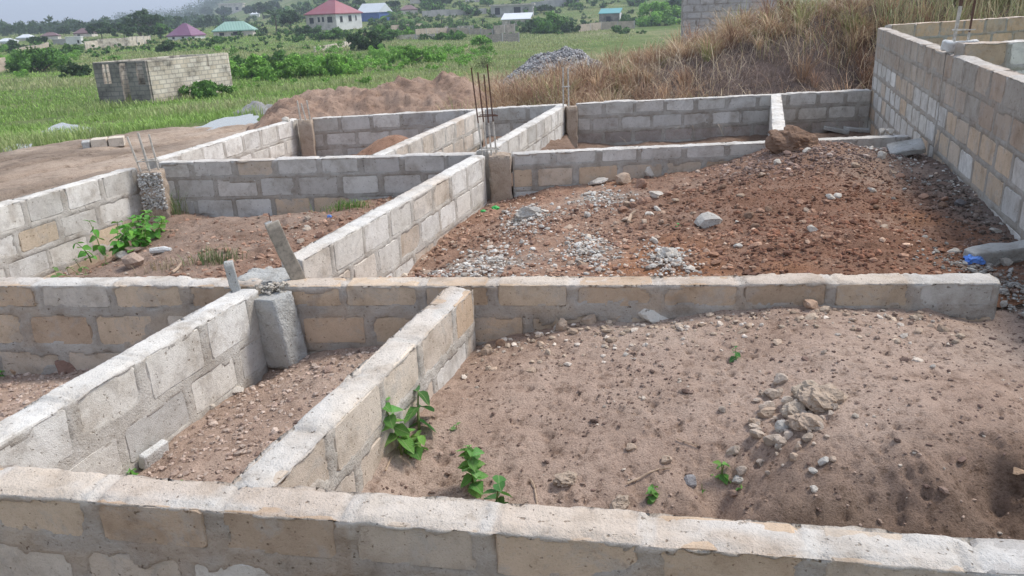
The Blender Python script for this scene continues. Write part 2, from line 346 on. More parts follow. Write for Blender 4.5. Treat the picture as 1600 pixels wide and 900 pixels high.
def wall(name, label, p0, p1, zt0, zt1, zb, pal, th=0.15, res=0.025, seed=1, hc=0.242, first=0.0, lb=0.468, cap=0.35, smear=1.0, mcol=(0.37, 0.335, 0.29), joint=1.3):
    """p0,p1: ends of the camera-facing top edge; the wall thickness lies on the far side (to the left of p0->p1)"""
    r = np.random.default_rng(seed); p0 = np.array(p0[:2], float); p1 = np.array(p1[:2], float)
    L = float(np.linalg.norm(p1 - p0)); d = (p1 - p0) / L; nrm = np.array([d[1], -d[0]])        # nrm points to the viewer's side
    H = max(zt0, zt1) - zb
    rz = math.atan2(d[1], d[0])
    root = tag(empty('block_wall', (p0[0], p0[1], zb), label, 'wall', rz=rz), kind='thing')
    slope = (zt1 - zt0) / L
    # courses, measured down from the top
    nc = int(math.ceil(H / hc)) + 1; rects = []
    z = 0.0
    for k in range(nc):
        h = hc * (1 + r.normal(0, 0.02)); h = h - first if k == 0 else h
        mo = 0.5 * joint * r.uniform(0.02, 0.045)
        s = -((k % 2) * 0.5 + 0.25 * r.random()) * lb
        pl = pal(k)
        while s < L:
            l = lb * r.uniform(0.93, 1.06); ms = r.uniform(0.011, 0.026) * (1 + .35 * (joint > 1.05))
            a, b = max(s + ms, 0.012 if s < 0 else s + ms), min(s + l - ms, L - 0.012)
            if b - a > 0.09 and z < H - 0.03:
                top = z + (0.002 if k == 0 else mo); bot = min(z + h - mo, H - 0.005)
                c = pl[r.integers(len(pl))] if not callable(pl) else pl(r, (a + b) / 2)
                rects.append((a, b, top, bot, c))
            s += l
        z += h
    for a, b, t, bo, c in rects:
        o = bpy.data.objects.new('block', BLOCKS[r.integers(len(BLOCKS))]); COL.objects.link(o); o.parent = root
        zc = zt0 + slope * (a + b) / 2 - zb
        proud = r.normal(0.0, 0.0022)
        o.location = ((a + b) / 2, th / 2 - proud, zc - (t + bo) / 2 + (r.normal(0, 0.003) if t < 0.01 else 0))
        o.scale = (b - a, th + 0.004, bo - t); o.rotation_euler = (0, -math.atan(slope) + r.normal(0, 0.008), math.pi * r.integers(2) + r.normal(0, 0.006))
        f = r.normal(1.0, 0.055); o.color = (c[0] * f, c[1] * f, c[2] * f, 1)
    # mortar: one continuous rough skin over front, top and back
    ns = max(4, int(L / res)); S = np.linspace(0, L, ns)
    per = [('f', v) for v in np.linspace(H, 0.0, max(4, int(H / res)))] + [('t', v) for v in np.linspace(0, th, max(5, int(th / res)))] + [('b', v) for v in np.linspace(0.0, H, max(4, int(H / (res * 1.5))))]
    V = np.zeros((ns, len(per), 3)); R = np.array([q[:4] for q in rects]); BC = np.array([q[4] for q in rects])
    CC = np.zeros((ns, len(per), 3)); CC[:] = np.array(mcol)
    topi = np.nonzero(R[:, 2] < 0.01)[0]; cen = (R[topi, 0] + R[topi, 1]) / 2
    near = topi[np.abs(S[:, None] + 0.03 * fbm(S * 7, S * 0, seed, 2)[:, None] - cen[None]).argmin(1)]
    hblk = np.zeros(len(R)); hblk[topi] = r.normal(0, .0055, len(topi))
    dtop = np.minimum(S[:, None] - R[None, topi, 0], R[None, topi, 1] - S[:, None]).max(1)
    for j, (f, v) in enumerate(per):
        vv = np.full(ns, v)
        if f in 'fb':
            dx = np.minimum(S[:, None] - R[None, :, 0], R[None, :, 1] - S[:, None]); dz = np.minimum(v - R[:, 2], R[:, 3] - v)[None, :]
            ins = np.maximum(np.minimum(dx, dz).max(1), -0.02)
            nz = fbm(S * 9 + seed, vv * 9, seed + (0 if f == 'f' else 50), 5, 0.65)
            edge = ins - 0.016 * smear * (fbm(S * 16, vv * 16 + 3, seed + 7, 4, 0.6) + 0.25) - 0.045 * smear * sst(0.25, 0.6, fbm(S * 3.1, vv * 4.5, seed + 70, 3))
            off = 0.003 + 0.003 * (smear - 1) + 0.0068 * smear * nz - (0.027 + 0.004 * smear) * sst(0.0, 0.022, edge)
            lip = (1 - sst(0.008, 0.03, v + 0.02 * fbm(S * 12, vv * 12, seed + 5, 4)))
            off = np.where(lip > 0, np.maximum(off, -0.03 + 0.034 * lip + 0.006 * nz), off)
            CC[:, j] += (0.045 * fbm(S * 2.5, vv * 4, seed + 15, 3))[:, None]; kt = sst(-.2, .5, fbm(S * 6, vv * 8, seed + 16, 4))[:, None] * .55; CC[:, j] = CC[:, j] * (1 - kt) + kt * (BC[near] * .9)
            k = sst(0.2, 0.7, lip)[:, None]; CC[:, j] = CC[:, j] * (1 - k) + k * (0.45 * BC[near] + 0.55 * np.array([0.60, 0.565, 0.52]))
            V[:, j, 1] = -off if f == 'f' else th + off
            zz = np.minimum(H - v, H - 0.002) + 0 * S
            if v < 0.02: zz = zz + 0.006 * nz
        else:
            e = min(v, th - v)
            nz = fbm(S * 8 + seed, vv * 8, seed + 90, 5, 0.65)
            crack = 1 - sst(0.0, 0.012, np.abs(dtop + 0.004 + 0.012 * fbm(S * 14, vv * 14, seed + 44, 3)))
            off = 0.005 + hblk[near] + 0.011 * nz - 0.012 * (1 - sst(0, 0.014, e)) - 0.016 * sst(.15, .5, fbm(S * 9, vv * 9, seed + 47, 4)) * (1 - sst(.01, .06, e)) - 0.013 * crack * sst(-.35, .1, fbm(S * 5, vv * 2, seed + 46, 2))
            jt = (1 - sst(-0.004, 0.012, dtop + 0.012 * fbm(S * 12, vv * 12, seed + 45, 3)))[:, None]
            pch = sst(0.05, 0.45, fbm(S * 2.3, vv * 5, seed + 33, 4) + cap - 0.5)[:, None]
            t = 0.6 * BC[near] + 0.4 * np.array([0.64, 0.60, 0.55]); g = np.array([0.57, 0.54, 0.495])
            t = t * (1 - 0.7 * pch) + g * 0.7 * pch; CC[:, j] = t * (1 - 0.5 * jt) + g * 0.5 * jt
            V[:, j, 1] = v; zz = H + off
        V[:, j, 0] = S; V[:, j, 2] = zz - (H - (zt0 + slope * S - zb))
    # close the ends
    Fq = [tuple(q) for q in grid_faces(ns, len(per))]
    nv = len(per)
    Vf = V.reshape(-1, 3); ends = [tuple(range(nv)), tuple((ns - 1) * nv + k for k in range(nv - 1, -1, -1))]
    me = bpy.data.meshes.new('mortar'); me.from_pydata([tuple(v) for v in Vf], [], Fq + ends); me.update()
    me.polygons.foreach_set('use_smooth', [True] * len(Fq) + [False] * 2)
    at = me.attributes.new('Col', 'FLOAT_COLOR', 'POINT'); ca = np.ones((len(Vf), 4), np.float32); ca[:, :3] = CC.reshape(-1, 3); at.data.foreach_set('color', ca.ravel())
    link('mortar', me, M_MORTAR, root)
    WALLS[name] = (p0, p1); return root
def ext(a, b, e0=0.0, e1=0.0):
    a = np.array(a[:2]); b = np.array(b[:2]); d = (b - a) / np.linalg.norm(b - a)
    return a - d * e0, b + d * e1
def pick(*ws):
    """palette chooser with weights"""
    tot = sum(w for w, _ in ws)
    def fn(r, s):
        q = r.random() * tot
        for w, p in ws:
            q -= w
            if q <= 0: return p[r.integers(len(p))]
        return ws[-1][1][0]
    return lambda k: fn

a, b = ext(bp(0, 769), bp(1600, 897), 0.45, 0.35)
wall('B1', 'long near wall of tan blocks running across the bottom of the picture', a, b, 0, 0, -0.62, pick((3, TAN), (1.2, PALE), (0.6, DGREY)), res=0.014, seed=3, lb=0.452, cap=0.55, smear=2.3, mcol=(0.425, 0.365, 0.305), first=0.075, joint=1.7)
a, b = bp(0, 446), bp(395, 446.5); a, b = ext(a, b, 1.0, 0.02)
wall('B2L', 'left tan half of the middle cross wall, ending at the small upright stake', a, b, 0, 0, -0.8, pick((4, TAN), (0.6, PALE)), res=0.018, seed=4, lb=0.46, cap=0.9, first=0.07, joint=1.5, smear=2.0, mcol=(0.41, 0.365, 0.315))
a, b = bp(434, 447), bp(1563, 441.5)
wall('B2R', 'right part of the middle cross wall with cracked tan blocks, soil banked against it', a, b, 0, 0, -0.8, lambda k: (lambda r, s: (DGREY if s > 3.55 and s < 3.9 else TAN + PALE)[r.integers(3)]), res=0.016, seed=5, lb=0.466, cap=0.5, mcol=(0.41, 0.36, 0.31), first=0.075, joint=1.6, smear=1.7)
a = bp(0, 692); b = bp(381, 466); a, b = ext(a, b, 0.5, 0.14)
wall('A1', 'near left partition of pale grey blocks beside the leaning concrete block', a, b, 0.0, 0.0, -0.75, pick((4, WHITE), (1, GREY)), res=0.014, seed=6, lb=0.455, cap=0.35, mcol=(0.485, 0.445, 0.39))
a, b = ext(bp(416, 768), bp(739, 450), 0.0, -0.02)
wall('A2', 'partition of smooth pale tan blocks beside the leafy seedlings', a, b, 0.0, 0.0, -0.75, pick((3, PALE), (1.2, TAN), (1, GREY)), res=0.014, seed=8, lb=0.45, cap=0.6, smear=1.4, mcol=(0.485, 0.445, 0.39))
a, b = ext(bp(471, 407), bp(757, 244), 0.0, 0.0)
wall('A3', 'pale block partition between the bush room and the laterite room', a, b, 0.0, 0.0, -0.75, pick((4, WHITE), (1.5, PALE)), res=0.018, seed=9, lb=0.455, cap=0.5, mcol=(0.485, 0.445, 0.39))
a, b = ext(bp(800, 215), bp(886, 163.5), 1.0, 0.0)
wall('A3b', 'short whitish partition running back from the rusty bars to the rear wall', a, b, 0.0, 0.0, -0.8, pick((4, WHITE), (1, GREY)), res=0.025, seed=10, lb=0.46, mcol=(0.485, 0.445, 0.39))
A5A, A5B = bp(598, 242.5), bp(757, 171)
wall('A5', 'pinkish block partition reaching the rear wall behind the rusty bars', A5A, A5B, 0.0, 0.0, -0.8, pick((4, PALE), (1, WHITE)), res=0.025, seed=11, lb=0.46, mcol=(0.485, 0.445, 0.39))
A4A, A4M = bp(0, 323), bp(213, 262.5)
a, b = ext(A4A, A4M, 1.6, 0.0)
wall('A4', 'left outer wall of mixed white and orange tan blocks', a, b, 0.0, 0.0, -1.15, pick((3, WHITE), (1.6, [(0.56, 0.44, 0.31), (0.52, 0.42, 0.31)])), res=0.02, seed=13, lb=0.5, mcol=(0.485, 0.445, 0.39))
A4N, A4E = bp(246, 250.5), bp(466, 186)
wall('A4b', 'rear stretch of the left outer wall in white blocks beyond the gravelly column', A4N, A4E, 0.0, 0.0, -1.15, pick((1, WHITE)), res=0.025, seed=14, lb=0.47, mcol=(0.485, 0.445, 0.39))
a, b = bp(246, 254.5), bp(742, 241.5)
wall('B3L', 'grey block cross wall behind the leafy bush', a, b, 0.0, 0.0, -0.85, lambda k: (lambda r, s: TAN[r.integers(4)] if (k == 2 and 1.1 < s < 2.2) or (k == 0 and .9 < s < 1.35) else GREY[r.integers(4)] if r.random() < .5 else DGREY[r.integers(3)]), res=0.02, seed=15, lb=0.475, first=0.05, joint=1.5)
a, b = bp(800, 240.5), bp(1424, 213.0)
wall('B3R', 'cross wall with tan second course behind the laterite heap', a, b, 0.0, 0.0, -0.85, lambda k: (lambda r, s: (GREY if k != 1 else TAN)[r.integers(4)]), res=0.02, seed=16, lb=0.475, first=0.09, joint=1.5)
B4A, B4K, B4E = bp(487, 185.5), bp(800, 167), bp(1362, 141.0)
wall('B4L', 'rear grey block wall left of the pair of pale bars', B4A, bp(880, 163.5), 0.0, 0.0, -1.1, pick((2, GREY), (2, DGREY)), res=0.02, seed=17, lb=0.49, first=.03, joint=1.6)
a = bp(902, 162.5)
wall('B4R', 'rear grey block wall right of the pair of pale bars, reaching the tall wall', a, B4E, 0.0, 0.0, -1.1, lambda k: (lambda r, s: (GREY + DGREY)[r.integers(7)] if k < 2 else [(0.37, 0.32, 0.285), (0.35, 0.30, 0.265)][r.integers(2)]), res=0.02, seed=18, lb=0.495, first=.03, joint=1.6)
a, b = ext(bp(1229, 213), bp(1220, 147), -0.06, 0.0)
wall('A6', 'short whitish partition between the two rear right rooms, seen end on', a, b, 0.0, 0.0, -0.8, pick((1, WHITE)), res=0.025, seed=19, lb=0.46, mcol=(0.485, 0.445, 0.39))
# tall wall on the right
def a7(y): return np.array([6.08 - (13.5 - y) * 0.306, y])
def a7z(y): return 0.96 - (13.5 - y) * 0.0145
# built from far to near so that its left face looks at the camera
YC = 8.45
wall('A7', 'far half of the tall right wall, its corner beside the dry grass bank', a7(13.5), a7(YC), a7z(13.5), a7z(YC), -0.95, lambda k: (lambda r, s: ([(0.40, 0.335, 0.27), (0.38, 0.31, 0.245)][r.integers(2)] if k < 2 else GREY[r.integers(4)] if r.random() < .75 else TAN[r.integers(4)])), res=0.03, seed=20, lb=0.47)
wall('A7n', 'near half of the tall right wall, tan above and grey patches below', a7(YC - 0.012), a7(3.6), a7z(YC), a7z(3.6), -0.7, lambda k: (lambda r, s: ([(0.41, 0.335, 0.265), (0.385, 0.30, 0.23), (0.37, 0.33, 0.28)][r.integers(3)] if k < 2 else (GREY if r.random() < .5 else TAN)[r.integers(4)])), res=0.026, seed=21, lb=0.47)
a = at_depth(1392, 39, 13.62); d5 = np.array([math.cos(0.30), math.sin(0.30)])
wall('B5', 'tan block wall at the back of the right hand rooms below the green reeds', a[:2] + d5 * 0.02, a[:2] + d5 * 5.0, a[2], a[2] + 0.03, -0.95, pick((3, [(0.58, 0.40, 0.26), (0.54, 0.38, 0.25)]), (1, TAN)), res=0.035, seed=22, lb=0.49)
a = at_depth(1507, 68.5, 8.05); d6 = np.array([1.0, 0.02])
wall('B6', 'tan and white cross wall meeting the tall right wall at the pale column', a[:2], a[:2] + d6 * 3.0, a[2], a[2], -0.8, lambda k: (lambda r, s: TAN[r.integers(4)] if s < .5 and k == 0 else WHITE[r.integers(4)]), res=0.03, seed=23, lb=0.5)

# ------------------------------------------------------------------ soil inside the rooms
def wl(n): return WALLS[n]
def cw(px, py, n):
    return on_line(px, py, *WALLS[n])
def cp(px, py, z):
    return bp(px, py, z)
def patch(name, hf, xr, yr, res, mat, tint=None, inside=None):
    xs = np.arange(xr[0], xr[1] + res, res); ys = np.arange(yr[0], yr[1] + res, res)
    X, Y = np.meshgrid(xs, ys, indexing='ij'); Z = hf(X, Y)
    col = np.ones((X.size, 3)) if tint is None else tint(X, Y).reshape(-1, 3)
    Fq = grid_faces(*X.shape)
    if inside is not None:
        keep = inside(X, Y).ravel(); Fq = Fq[keep[Fq].all(1)]
    me = mesh_np(name, np.stack([X, Y, Z], -1), Fq, col, smooth=True)
    if inside is not None:
        import bmesh
        bm = bmesh.new(); bm.from_mesh(me); bmesh.ops.delete(bm, geom=[v for v in bm.verts if not v.link_faces], context='VERTS'); bm.to_mesh(me); bm.free()
    return tag(link(name, me, mat), kind='structure')
def side(n, off=0.0):
    """signed distance to a wall's viewer-side face line: positive on the viewer's side"""
    p0, p1 = WALLS[n]; d = (p1 - p0) / np.linalg.norm(p1 - p0)
    return lambda x, y: (x - p0[0]) * d[1] - (y - p0[1]) * d[0] + off
def pits(x, y, s, cell=0.05, prob=0.4, rad=0.014, dep=0.012):
    """scattered small pocks"""
    cx = np.floor(x / cell); cy = np.floor(y / cell); out = 0
    for i in (-1, 0, 1):
        for j in (-1, 0, 1):
            a, b = cx + i, cy + j; z = np.zeros_like(a)
            u = _h(a, b, z, s); v = _h(a, b, z, s + 1); q = _h(a, b, z, s + 2); rr = rad * (0.5 + _h(a, b, z, s + 3))
            d = np.hypot(x - (a + u) * cell, (y - (b + v) * cell))
            out = np.maximum(out, (q < prob) * (1 - sst(0.3 * rr, rr, d)) * dep * (0.5 + q / prob))
    return out
# S1: sandy room at the front right
k1 = [cw(752, 537, 'A2'), cw(705, 590, 'A2'), cw(650, 650, 'A2'), cw(597, 718, 'A2'), cw(560, 768, 'A2'),
      cw(800, 522, 'B2R'), cw(900, 508, 'B2R'), cw(998, 498, 'B2R'), cw(1074, 492, 'B2R'), cw(1139, 485, 'B2R'), cw(1200, 483, 'B2R'), cw(1357, 480, 'B2R'), cw(1448, 477, 'B2R'), cw(1513, 500, 'B2R'),
      cp(1580, 520, -0.22), cp(1600, 480, -0.2), cp(900, 620, -0.32), cp(1100, 620, -0.26), cp(1300, 600, -0.17), cp(1450, 600, -0.12), cp(1580, 620, -0.12),
      cp(800, 700, -0.40), cp(1000, 700, -0.34), cp(1250, 690, -0.22), cp(1450, 720, -0.17), cp(1600, 720, -0.17), cp(680, 740, -0.47),
      cp(850, 790, -0.46), cp(1080, 770, -0.38), cp(1250, 790, -0.34), cp(1400, 800, -0.33), cp(1560, 810, -0.37), cp(1120, 815, -0.52), cp(950, 800, -0.46), cp(640, 780, -0.5), cp(1650, 850, -0.42),
      cp(1600, 775, -0.25), cp(1500, 780, -0.25), [2.6, 2.2, -0.4], [0.2, 2.2, -0.52], [1.2, 2.1, -0.5], [3.4, 3.4, -0.2], [3.2, 4.6, -0.18], [3.4, 2.4, -0.35]]
f1 = rbf(k1)
def h1(x, y):
    rough = 1 + 1.2 * sst(3.1, 2.4, y)
    d1 = -side('B1', 0.15)(x, y); ero = .13 * (1 - sst(.12, .5 + .12 * fbm(x * 2.2, x * 0, 45, 3), d1)) * (.55 + .6 * fbm(x * 3.1, y * 1.2, 46, 3))
    return f1(x, y) - ero + rough * (0.028 * fbm(x * 2.6, y * 2.6, 3, 3) + 0.013 * fbm(x * 10, y * 10, 4, 5, 0.62)) - pits(x, y, 11, 0.055, 0.4, 0.018, 0.016) - pits(x, y, 31, 0.16, 0.12, 0.03, 0.018)
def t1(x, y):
    wet_shade = sst(3.0, 2.35, y + 0.1 * (x < 1) + 0.22 * fbm(x * 1.8, y * 1.8, 5, 4)) * 0.46 + 0.16 * sst(.1, .5, fbm(x * 1.2 + 5, y * 1.2, 6, 4))
    wet_shade = np.clip(wet_shade * 1.2 + .2 * sst(2.62, 2.4, y + .12 * x + .1 * fbm(x * 3, y * 3, 48, 3)), 0, 0.62); g = sst(2.35, 3.0, x - 0.35 * (y - 4)) * 0.35 * sst(3.3, 4.0, y)  # damp soil, plus trench shade painted as a darker band by the near wall
    c = np.stack([1 - wet_shade, 1 - wet_shade * 1.05, 1 - wet_shade * 1.1], -1)
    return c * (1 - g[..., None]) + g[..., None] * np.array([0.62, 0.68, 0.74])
sA2 = side('A2', 0.10); sB2 = side('B2R', 0.10)
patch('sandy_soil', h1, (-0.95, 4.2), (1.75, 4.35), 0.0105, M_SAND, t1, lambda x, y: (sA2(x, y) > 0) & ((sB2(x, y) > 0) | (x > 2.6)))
# S2: narrow room between the two near partitions
k2 = [cw(400, 597, 'A1'), cw(339, 634, 'A1'), cw(300, 662, 'A1'), cw(221, 729, 'A1'), cw(486, 548, 'B2R'), cw(600, 541, 'B2R'), cp(430, 640, -0.40), cp(330, 720, -0.40), cp(500, 590, -0.38), cp(250, 750, -0.42), [-0.9, 2.4, -0.42], [-1.7, 2.4, -0.45]]
f2 = rbf(k2)
def h2(x, y): return f2(x, y) + 0.02 * fbm(x * 4, y * 4, 6, 3) + 0.018 * fbm(x * 14, y * 14, 7, 4, 0.65) - pits(x, y, 12, 0.06, 0.3, 0.02, 0.012)
s1r = side('A1', 0.08); s2l = side('A2', 0.08)
patch('sandy_soil', h2, (-2.1, -0.1), (1.95, 4.45), 0.013, M_SAND, None, lambda x, y: (s1r(x, y) > 0) & (s2l(x, y) < 0))
# S3: far left front corner
k3 = [cw(5, 584, 'B2L'), cw(73, 584, 'B2L'), cw(157, 579, 'B2L'), cp(20, 640, -0.42), [-3.2, 3.0, -0.42], [-2.4, 2.6, -0.42], [-4.0, 4.4, -0.4]]
f3 = rbf(k3)
def h3(x, y): return f3(x, y) + 0.02 * fbm(x * 4, y * 4, 26, 3) + 0.018 * fbm(x * 14, y * 14, 27, 4, 0.65)
patch('sandy_soil', h3, (-4.4, -1.5), (1.9, 4.85), 0.02, M_SAND, None, lambda x, y: s1r(x, y) < 0.02)
# ground right in front of the near wall
def h0(x, y): return -0.56 + 0.05 * fbm(x * 3, y * 3, 41, 4) - 0.05 * (x + 2) * (x < -2)
patch('sandy_soil', h0, (-3.2, 2.6), (0.5, 2.6), 0.03, M_BROWN, None, lambda x, y: side('B1', -0.02)(x, y) > 0)
# S4: room with the bush
k4 = [cw(236, 330, 'A4'), cw(172, 400, 'A4'), cw(97, 435, 'A4'), cw(280, 326, 'B3L'), cw(333, 336, 'B3L'), cw(400, 339, 'B3L'), cw(464, 339, 'B3L'), cw(517, 329, 'B3L'), cw(572, 314, 'B3L'), cw(622, 310, 'B3L'),
      cp(290, 345, -0.42), cp(280, 385, -0.4), cp(200, 425, -0.4), cp(400, 370, -0.4), cp(520, 345, -0.35), cp(450, 400, -0.27), cp(330, 425, -0.28), [-3.4, 5.0, -0.4], [-1.8, 5.0, -0.22], [-1.3, 6.0, -0.28], [-0.8, 7.6, -0.35], [-4.6, 5.0, -0.5]]
f4 = rbf(k4)
def h4(x, y): return f4(x, y) + 0.05 * fbm(x * 2.2, y * 2.2, 8, 3) + 0.03 * fbm(x * 9, y * 9, 9, 4, 0.65) - pits(x, y, 14, 0.12, 0.3, 0.05, 0.03)
def t4(x, y):
    w = sst(-2.6, -1.6, x - 0.25 * (y - 6))[..., None]; return (1 - w) * np.array([1.0, 1.0, 1.0]) + w * np.array([1.05, 0.90, 0.82])
s4l = side('A4', 0.08); s3l = side('A3', 0.08)
patch('brown_soil', h4, (-5.6, -0.2), (4.6, 9.3), 0.022, M_BROWN, t4, lambda x, y: (s4l(x, y) > 0) & (s3l(x, y) < 0) & (side('B3L', 0.1)(x, y) > 0) & (side('B2L', 0.06)(x, y) < 0))
# S5: laterite room
k5 = [cw(764, 314, 'A3'), cw(728, 344, 'A3'), cw(686, 380, 'A3'), cw(633, 433, 'A3'), cw(800, 308, 'B3R'), cw(850, 296, 'B3R'), cw(897, 289, 'B3R'), cw(955, 283, 'B3R'), cw(1022, 278, 'B3R'), cw(1078, 267, 'B3R'), cw(1144, 250, 'B3R'), cw(1200, 232, 'B3R'),
      cp(1240, 226, 0.03), cp(1310, 228, 0.0), cp(1380, 250, -0.1), cp(1290, 290, -0.06), cp(1200, 310, -0.1), cp(1100, 290, -0.2), cp(980, 330, -0.26), cp(860, 350, -0.28), cp(1050, 390, -0.2), cp(900, 410, -0.2), cp(750, 415, -0.25), cp(1330, 350, 0.0), cp(1400, 365, -0.04), cp(1450, 390, -0.16), cp(1250, 400, -0.07),
      [*a7(5.31), -0.175], [*a7(6.27), -0.176], [*a7(7.1), -0.15], [*a7(8.94), -0.24], [*a7(4.3), -0.17], cp(1500, 380, -0.19), cp(1440, 330, -0.17), cp(1400, 290, -0.15),
      [0.0, 4.6, -0.2], [-0.9, 4.8, -0.2], [1.0, 4.5, -0.15], [1.9, 4.5, -0.10], [2.6, 4.4, -0.15], [3.0, 4.6, -0.2], [3.3, 4.0, -0.19]]
f5 = rbf(k5)
def h5(x, y): return f5(x, y) + 0.045 * fbm(x * 1.8, y * 1.8, 18, 3) + 0.03 * fbm(x * 8, y * 8, 19, 4, 0.65) - pits(x, y, 15, 0.1, 0.3, 0.04, 0.02)
GPATCH = [(*hit(px_, py_, h5)[:2], sz_) for px_, py_, sz_ in ((822, 346, .2), (700, 418, .2), (790, 412, .22), (920, 392, .2), (1040, 412, .16), (945, 312, .3))]
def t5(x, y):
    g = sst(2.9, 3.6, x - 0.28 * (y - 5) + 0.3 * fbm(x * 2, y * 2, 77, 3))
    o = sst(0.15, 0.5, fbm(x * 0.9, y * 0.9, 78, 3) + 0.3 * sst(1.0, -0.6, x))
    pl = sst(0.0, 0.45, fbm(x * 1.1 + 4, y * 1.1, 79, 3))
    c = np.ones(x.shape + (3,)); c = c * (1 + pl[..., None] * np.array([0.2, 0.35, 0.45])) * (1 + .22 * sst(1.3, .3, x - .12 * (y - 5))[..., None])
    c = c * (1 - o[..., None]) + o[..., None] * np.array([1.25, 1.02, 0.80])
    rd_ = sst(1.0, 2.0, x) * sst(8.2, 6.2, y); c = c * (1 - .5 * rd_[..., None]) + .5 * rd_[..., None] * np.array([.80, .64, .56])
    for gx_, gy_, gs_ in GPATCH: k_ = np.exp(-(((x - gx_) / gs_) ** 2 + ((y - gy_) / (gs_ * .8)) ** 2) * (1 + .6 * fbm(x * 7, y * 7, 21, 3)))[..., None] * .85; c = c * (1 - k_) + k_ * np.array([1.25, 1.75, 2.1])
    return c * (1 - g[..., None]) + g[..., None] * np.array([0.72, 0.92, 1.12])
s3r = side('A3', 0.08); s7 = side('A7n', 0.06)
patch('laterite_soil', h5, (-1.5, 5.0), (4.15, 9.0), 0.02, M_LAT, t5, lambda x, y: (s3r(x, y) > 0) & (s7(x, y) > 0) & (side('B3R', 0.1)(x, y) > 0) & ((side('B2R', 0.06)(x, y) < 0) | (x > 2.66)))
# rear rooms
f6 = rbf([cp(560, 240, -0.5), [-3.6, 10, -0.62], [-2.5, 12.4, -0.62], [-1, 12.4, -0.55], [-1.5, 9.5, -0.55], cp(640, 216, -0.35), cp(612, 222, -0.24), cp(575, 232, -0.5)])
def h6(x, y):
    c = at_depth(612, 222, 11.6); d = np.hypot((x - c[0]) / 1.0, (y - c[1]) / 0.9)
    return -0.6 + 0.42 * (1 - sst(0.05, 1.0, d)) + 0.05 * fbm(x * 2, y * 2, 52, 3) + 0.03 * fbm(x * 8, y * 8, 53, 4)
patch('laterite_soil', h6, (-4.3, -0.3), (9.0, 13.0), 0.05, M_LAT, lambda x, y: np.ones(x.shape + (3,)) * np.array([1.15, 1.1, 1.05]), lambda x, y: (side('A4b', 0.1)(x, y) > 0) & (side('B4L', 0.1)(x, y) > 0))
def h8(x, y): return np.where(x < 1.0, -0.42, -0.66) + 0.08 * fbm(x * 1.6, y * 1.6, 54, 3) + 0.03 * fbm(x * 8, y * 8, 55, 3)
patch('brown_soil', h8, (-0.35, 6.0), (8.95, 13.6), 0.06, M_BROWN, lambda x, y: np.ones(x.shape + (3,)) * np.array([0.8, 0.78, 0.76]), lambda x, y: (side('A7', 0.05)(x, y) > 0) & (side('B4R', 0.1)(x, y) > 0) & (side('A5', 0.0)(x, y) > 0))

# ------------------------------------------------------------------ loose stones and pebbles
ICO = None
def ico():
    t = (1 + 5 ** .5) / 2
    V = np.array([(-1, t, 0), (1, t, 0), (-1, -t, 0), (1, -t, 0), (0, -1, t), (0, 1, t), (0, -1, -t), (0, 1, -t), (t, 0, -1), (t, 0, 1), (-t, 0, -1), (-t, 0, 1)], float)
    V /= np.linalg.norm(V[0])
    T = np.array([(0, 11, 5), (0, 5, 1), (0, 1, 7), (0, 7, 10), (0, 10, 11), (1, 5, 9), (5, 11, 4), (11, 10, 2), (10, 7, 6), (7, 1, 8), (3, 9, 4), (3, 4, 2), (3, 2, 6), (3, 6, 8), (3, 8, 9), (4, 9, 5), (2, 4, 11), (6, 2, 10), (8, 6, 7), (9, 8, 1)])
    return V, T
IV, IT = ico()
def pebbles(name, P, size, col, label, cat, flat=0.65, seed=1, mat=None, sink=0.25):
    r = np.random.default_rng(seed); n = len(P); size = np.asarray(size)
    q = r.normal(size=(n, 4)); q /= np.linalg.norm(q, axis=1)[:, None]; w, x, y, z = q.T
    Rm = np.stack([np.stack([1 - 2 * (y * y + z * z), 2 * (x * y - z * w), 2 * (x * z + y * w)], -1), np.stack([2 * (x * y + z * w), 1 - 2 * (x * x + z * z), 2 * (y * z - x * w)], -1), np.stack([2 * (x * z - y * w), 2 * (y * z + x * w), 1 - 2 * (x * x + y * y)], -1)], 1)
    loc = IV[None] * (1 + r.uniform(-0.28, 0.28, (n, 12, 1))) * np.stack([r.uniform(.75, 1.25, n), r.uniform(.6, 1.0, n), r.uniform(.5, .9, n)], -1)[:, None, :]
    V = np.einsum('nij,nkj->nki', Rm, loc); V[..., 2] *= flat
    V = V * size[:, None, None] + P[:, None, :]; V[..., 2] += (size * flat * (0.5 - sink))[:, None]
    T = (IT[None] + (np.arange(n) * 12)[:, None, None]).reshape(-1, 3)
    C = np.repeat(np.asarray(col), 12, 0)
    o = link(name, mesh_np(name, V, T, C), mat or M_PEB)
    return tag(o, label, cat, kind='stuff')
def scatter(hf, n, xr, yr, keep, seed):
    r = np.random.default_rng(seed); x = r.uniform(*xr, n); y = r.uniform(*yr, n); k = keep(x, y, r); x, y = x[k], y[k]
    return np.stack([x, y, hf(x, y)], -1)
def cols(r, n, pal, wts):
    p = np.array(pal); i = r.choice(len(p), n, p=np.array(wts) / sum(wts)); return p[i] * r.normal(1, 0.16, (n, 1)).clip(.5, 1.5)
r5 = np.random.default_rng(55)
def in5(x, y, m=0.04): return (s3r(x, y) > 0.08 + m) & (s7(x, y) > 0.06 + m) & (side('B3R', 0)(x, y) > m) & (side('B2R', 0.16)(x, y) < -m)
def dens5(x, y, r):
    d = 0.15 + 0.85 * sst(-0.25, 0.35, fbm(x * 1.3, y * 1.3, 61, 4)); d = np.where((x > 1.2) & (y < 7), np.maximum(d, 0.7), d)
    return in5(x, y) & (r.random(len(x)) < d)
P = scatter(h5, 46000, (-1.4, 4.9), (4.2, 9.0), dens5, 60)
sz = r5.lognormal(math.log(0.0092), 0.55, len(P)).clip(0.005, 0.042)
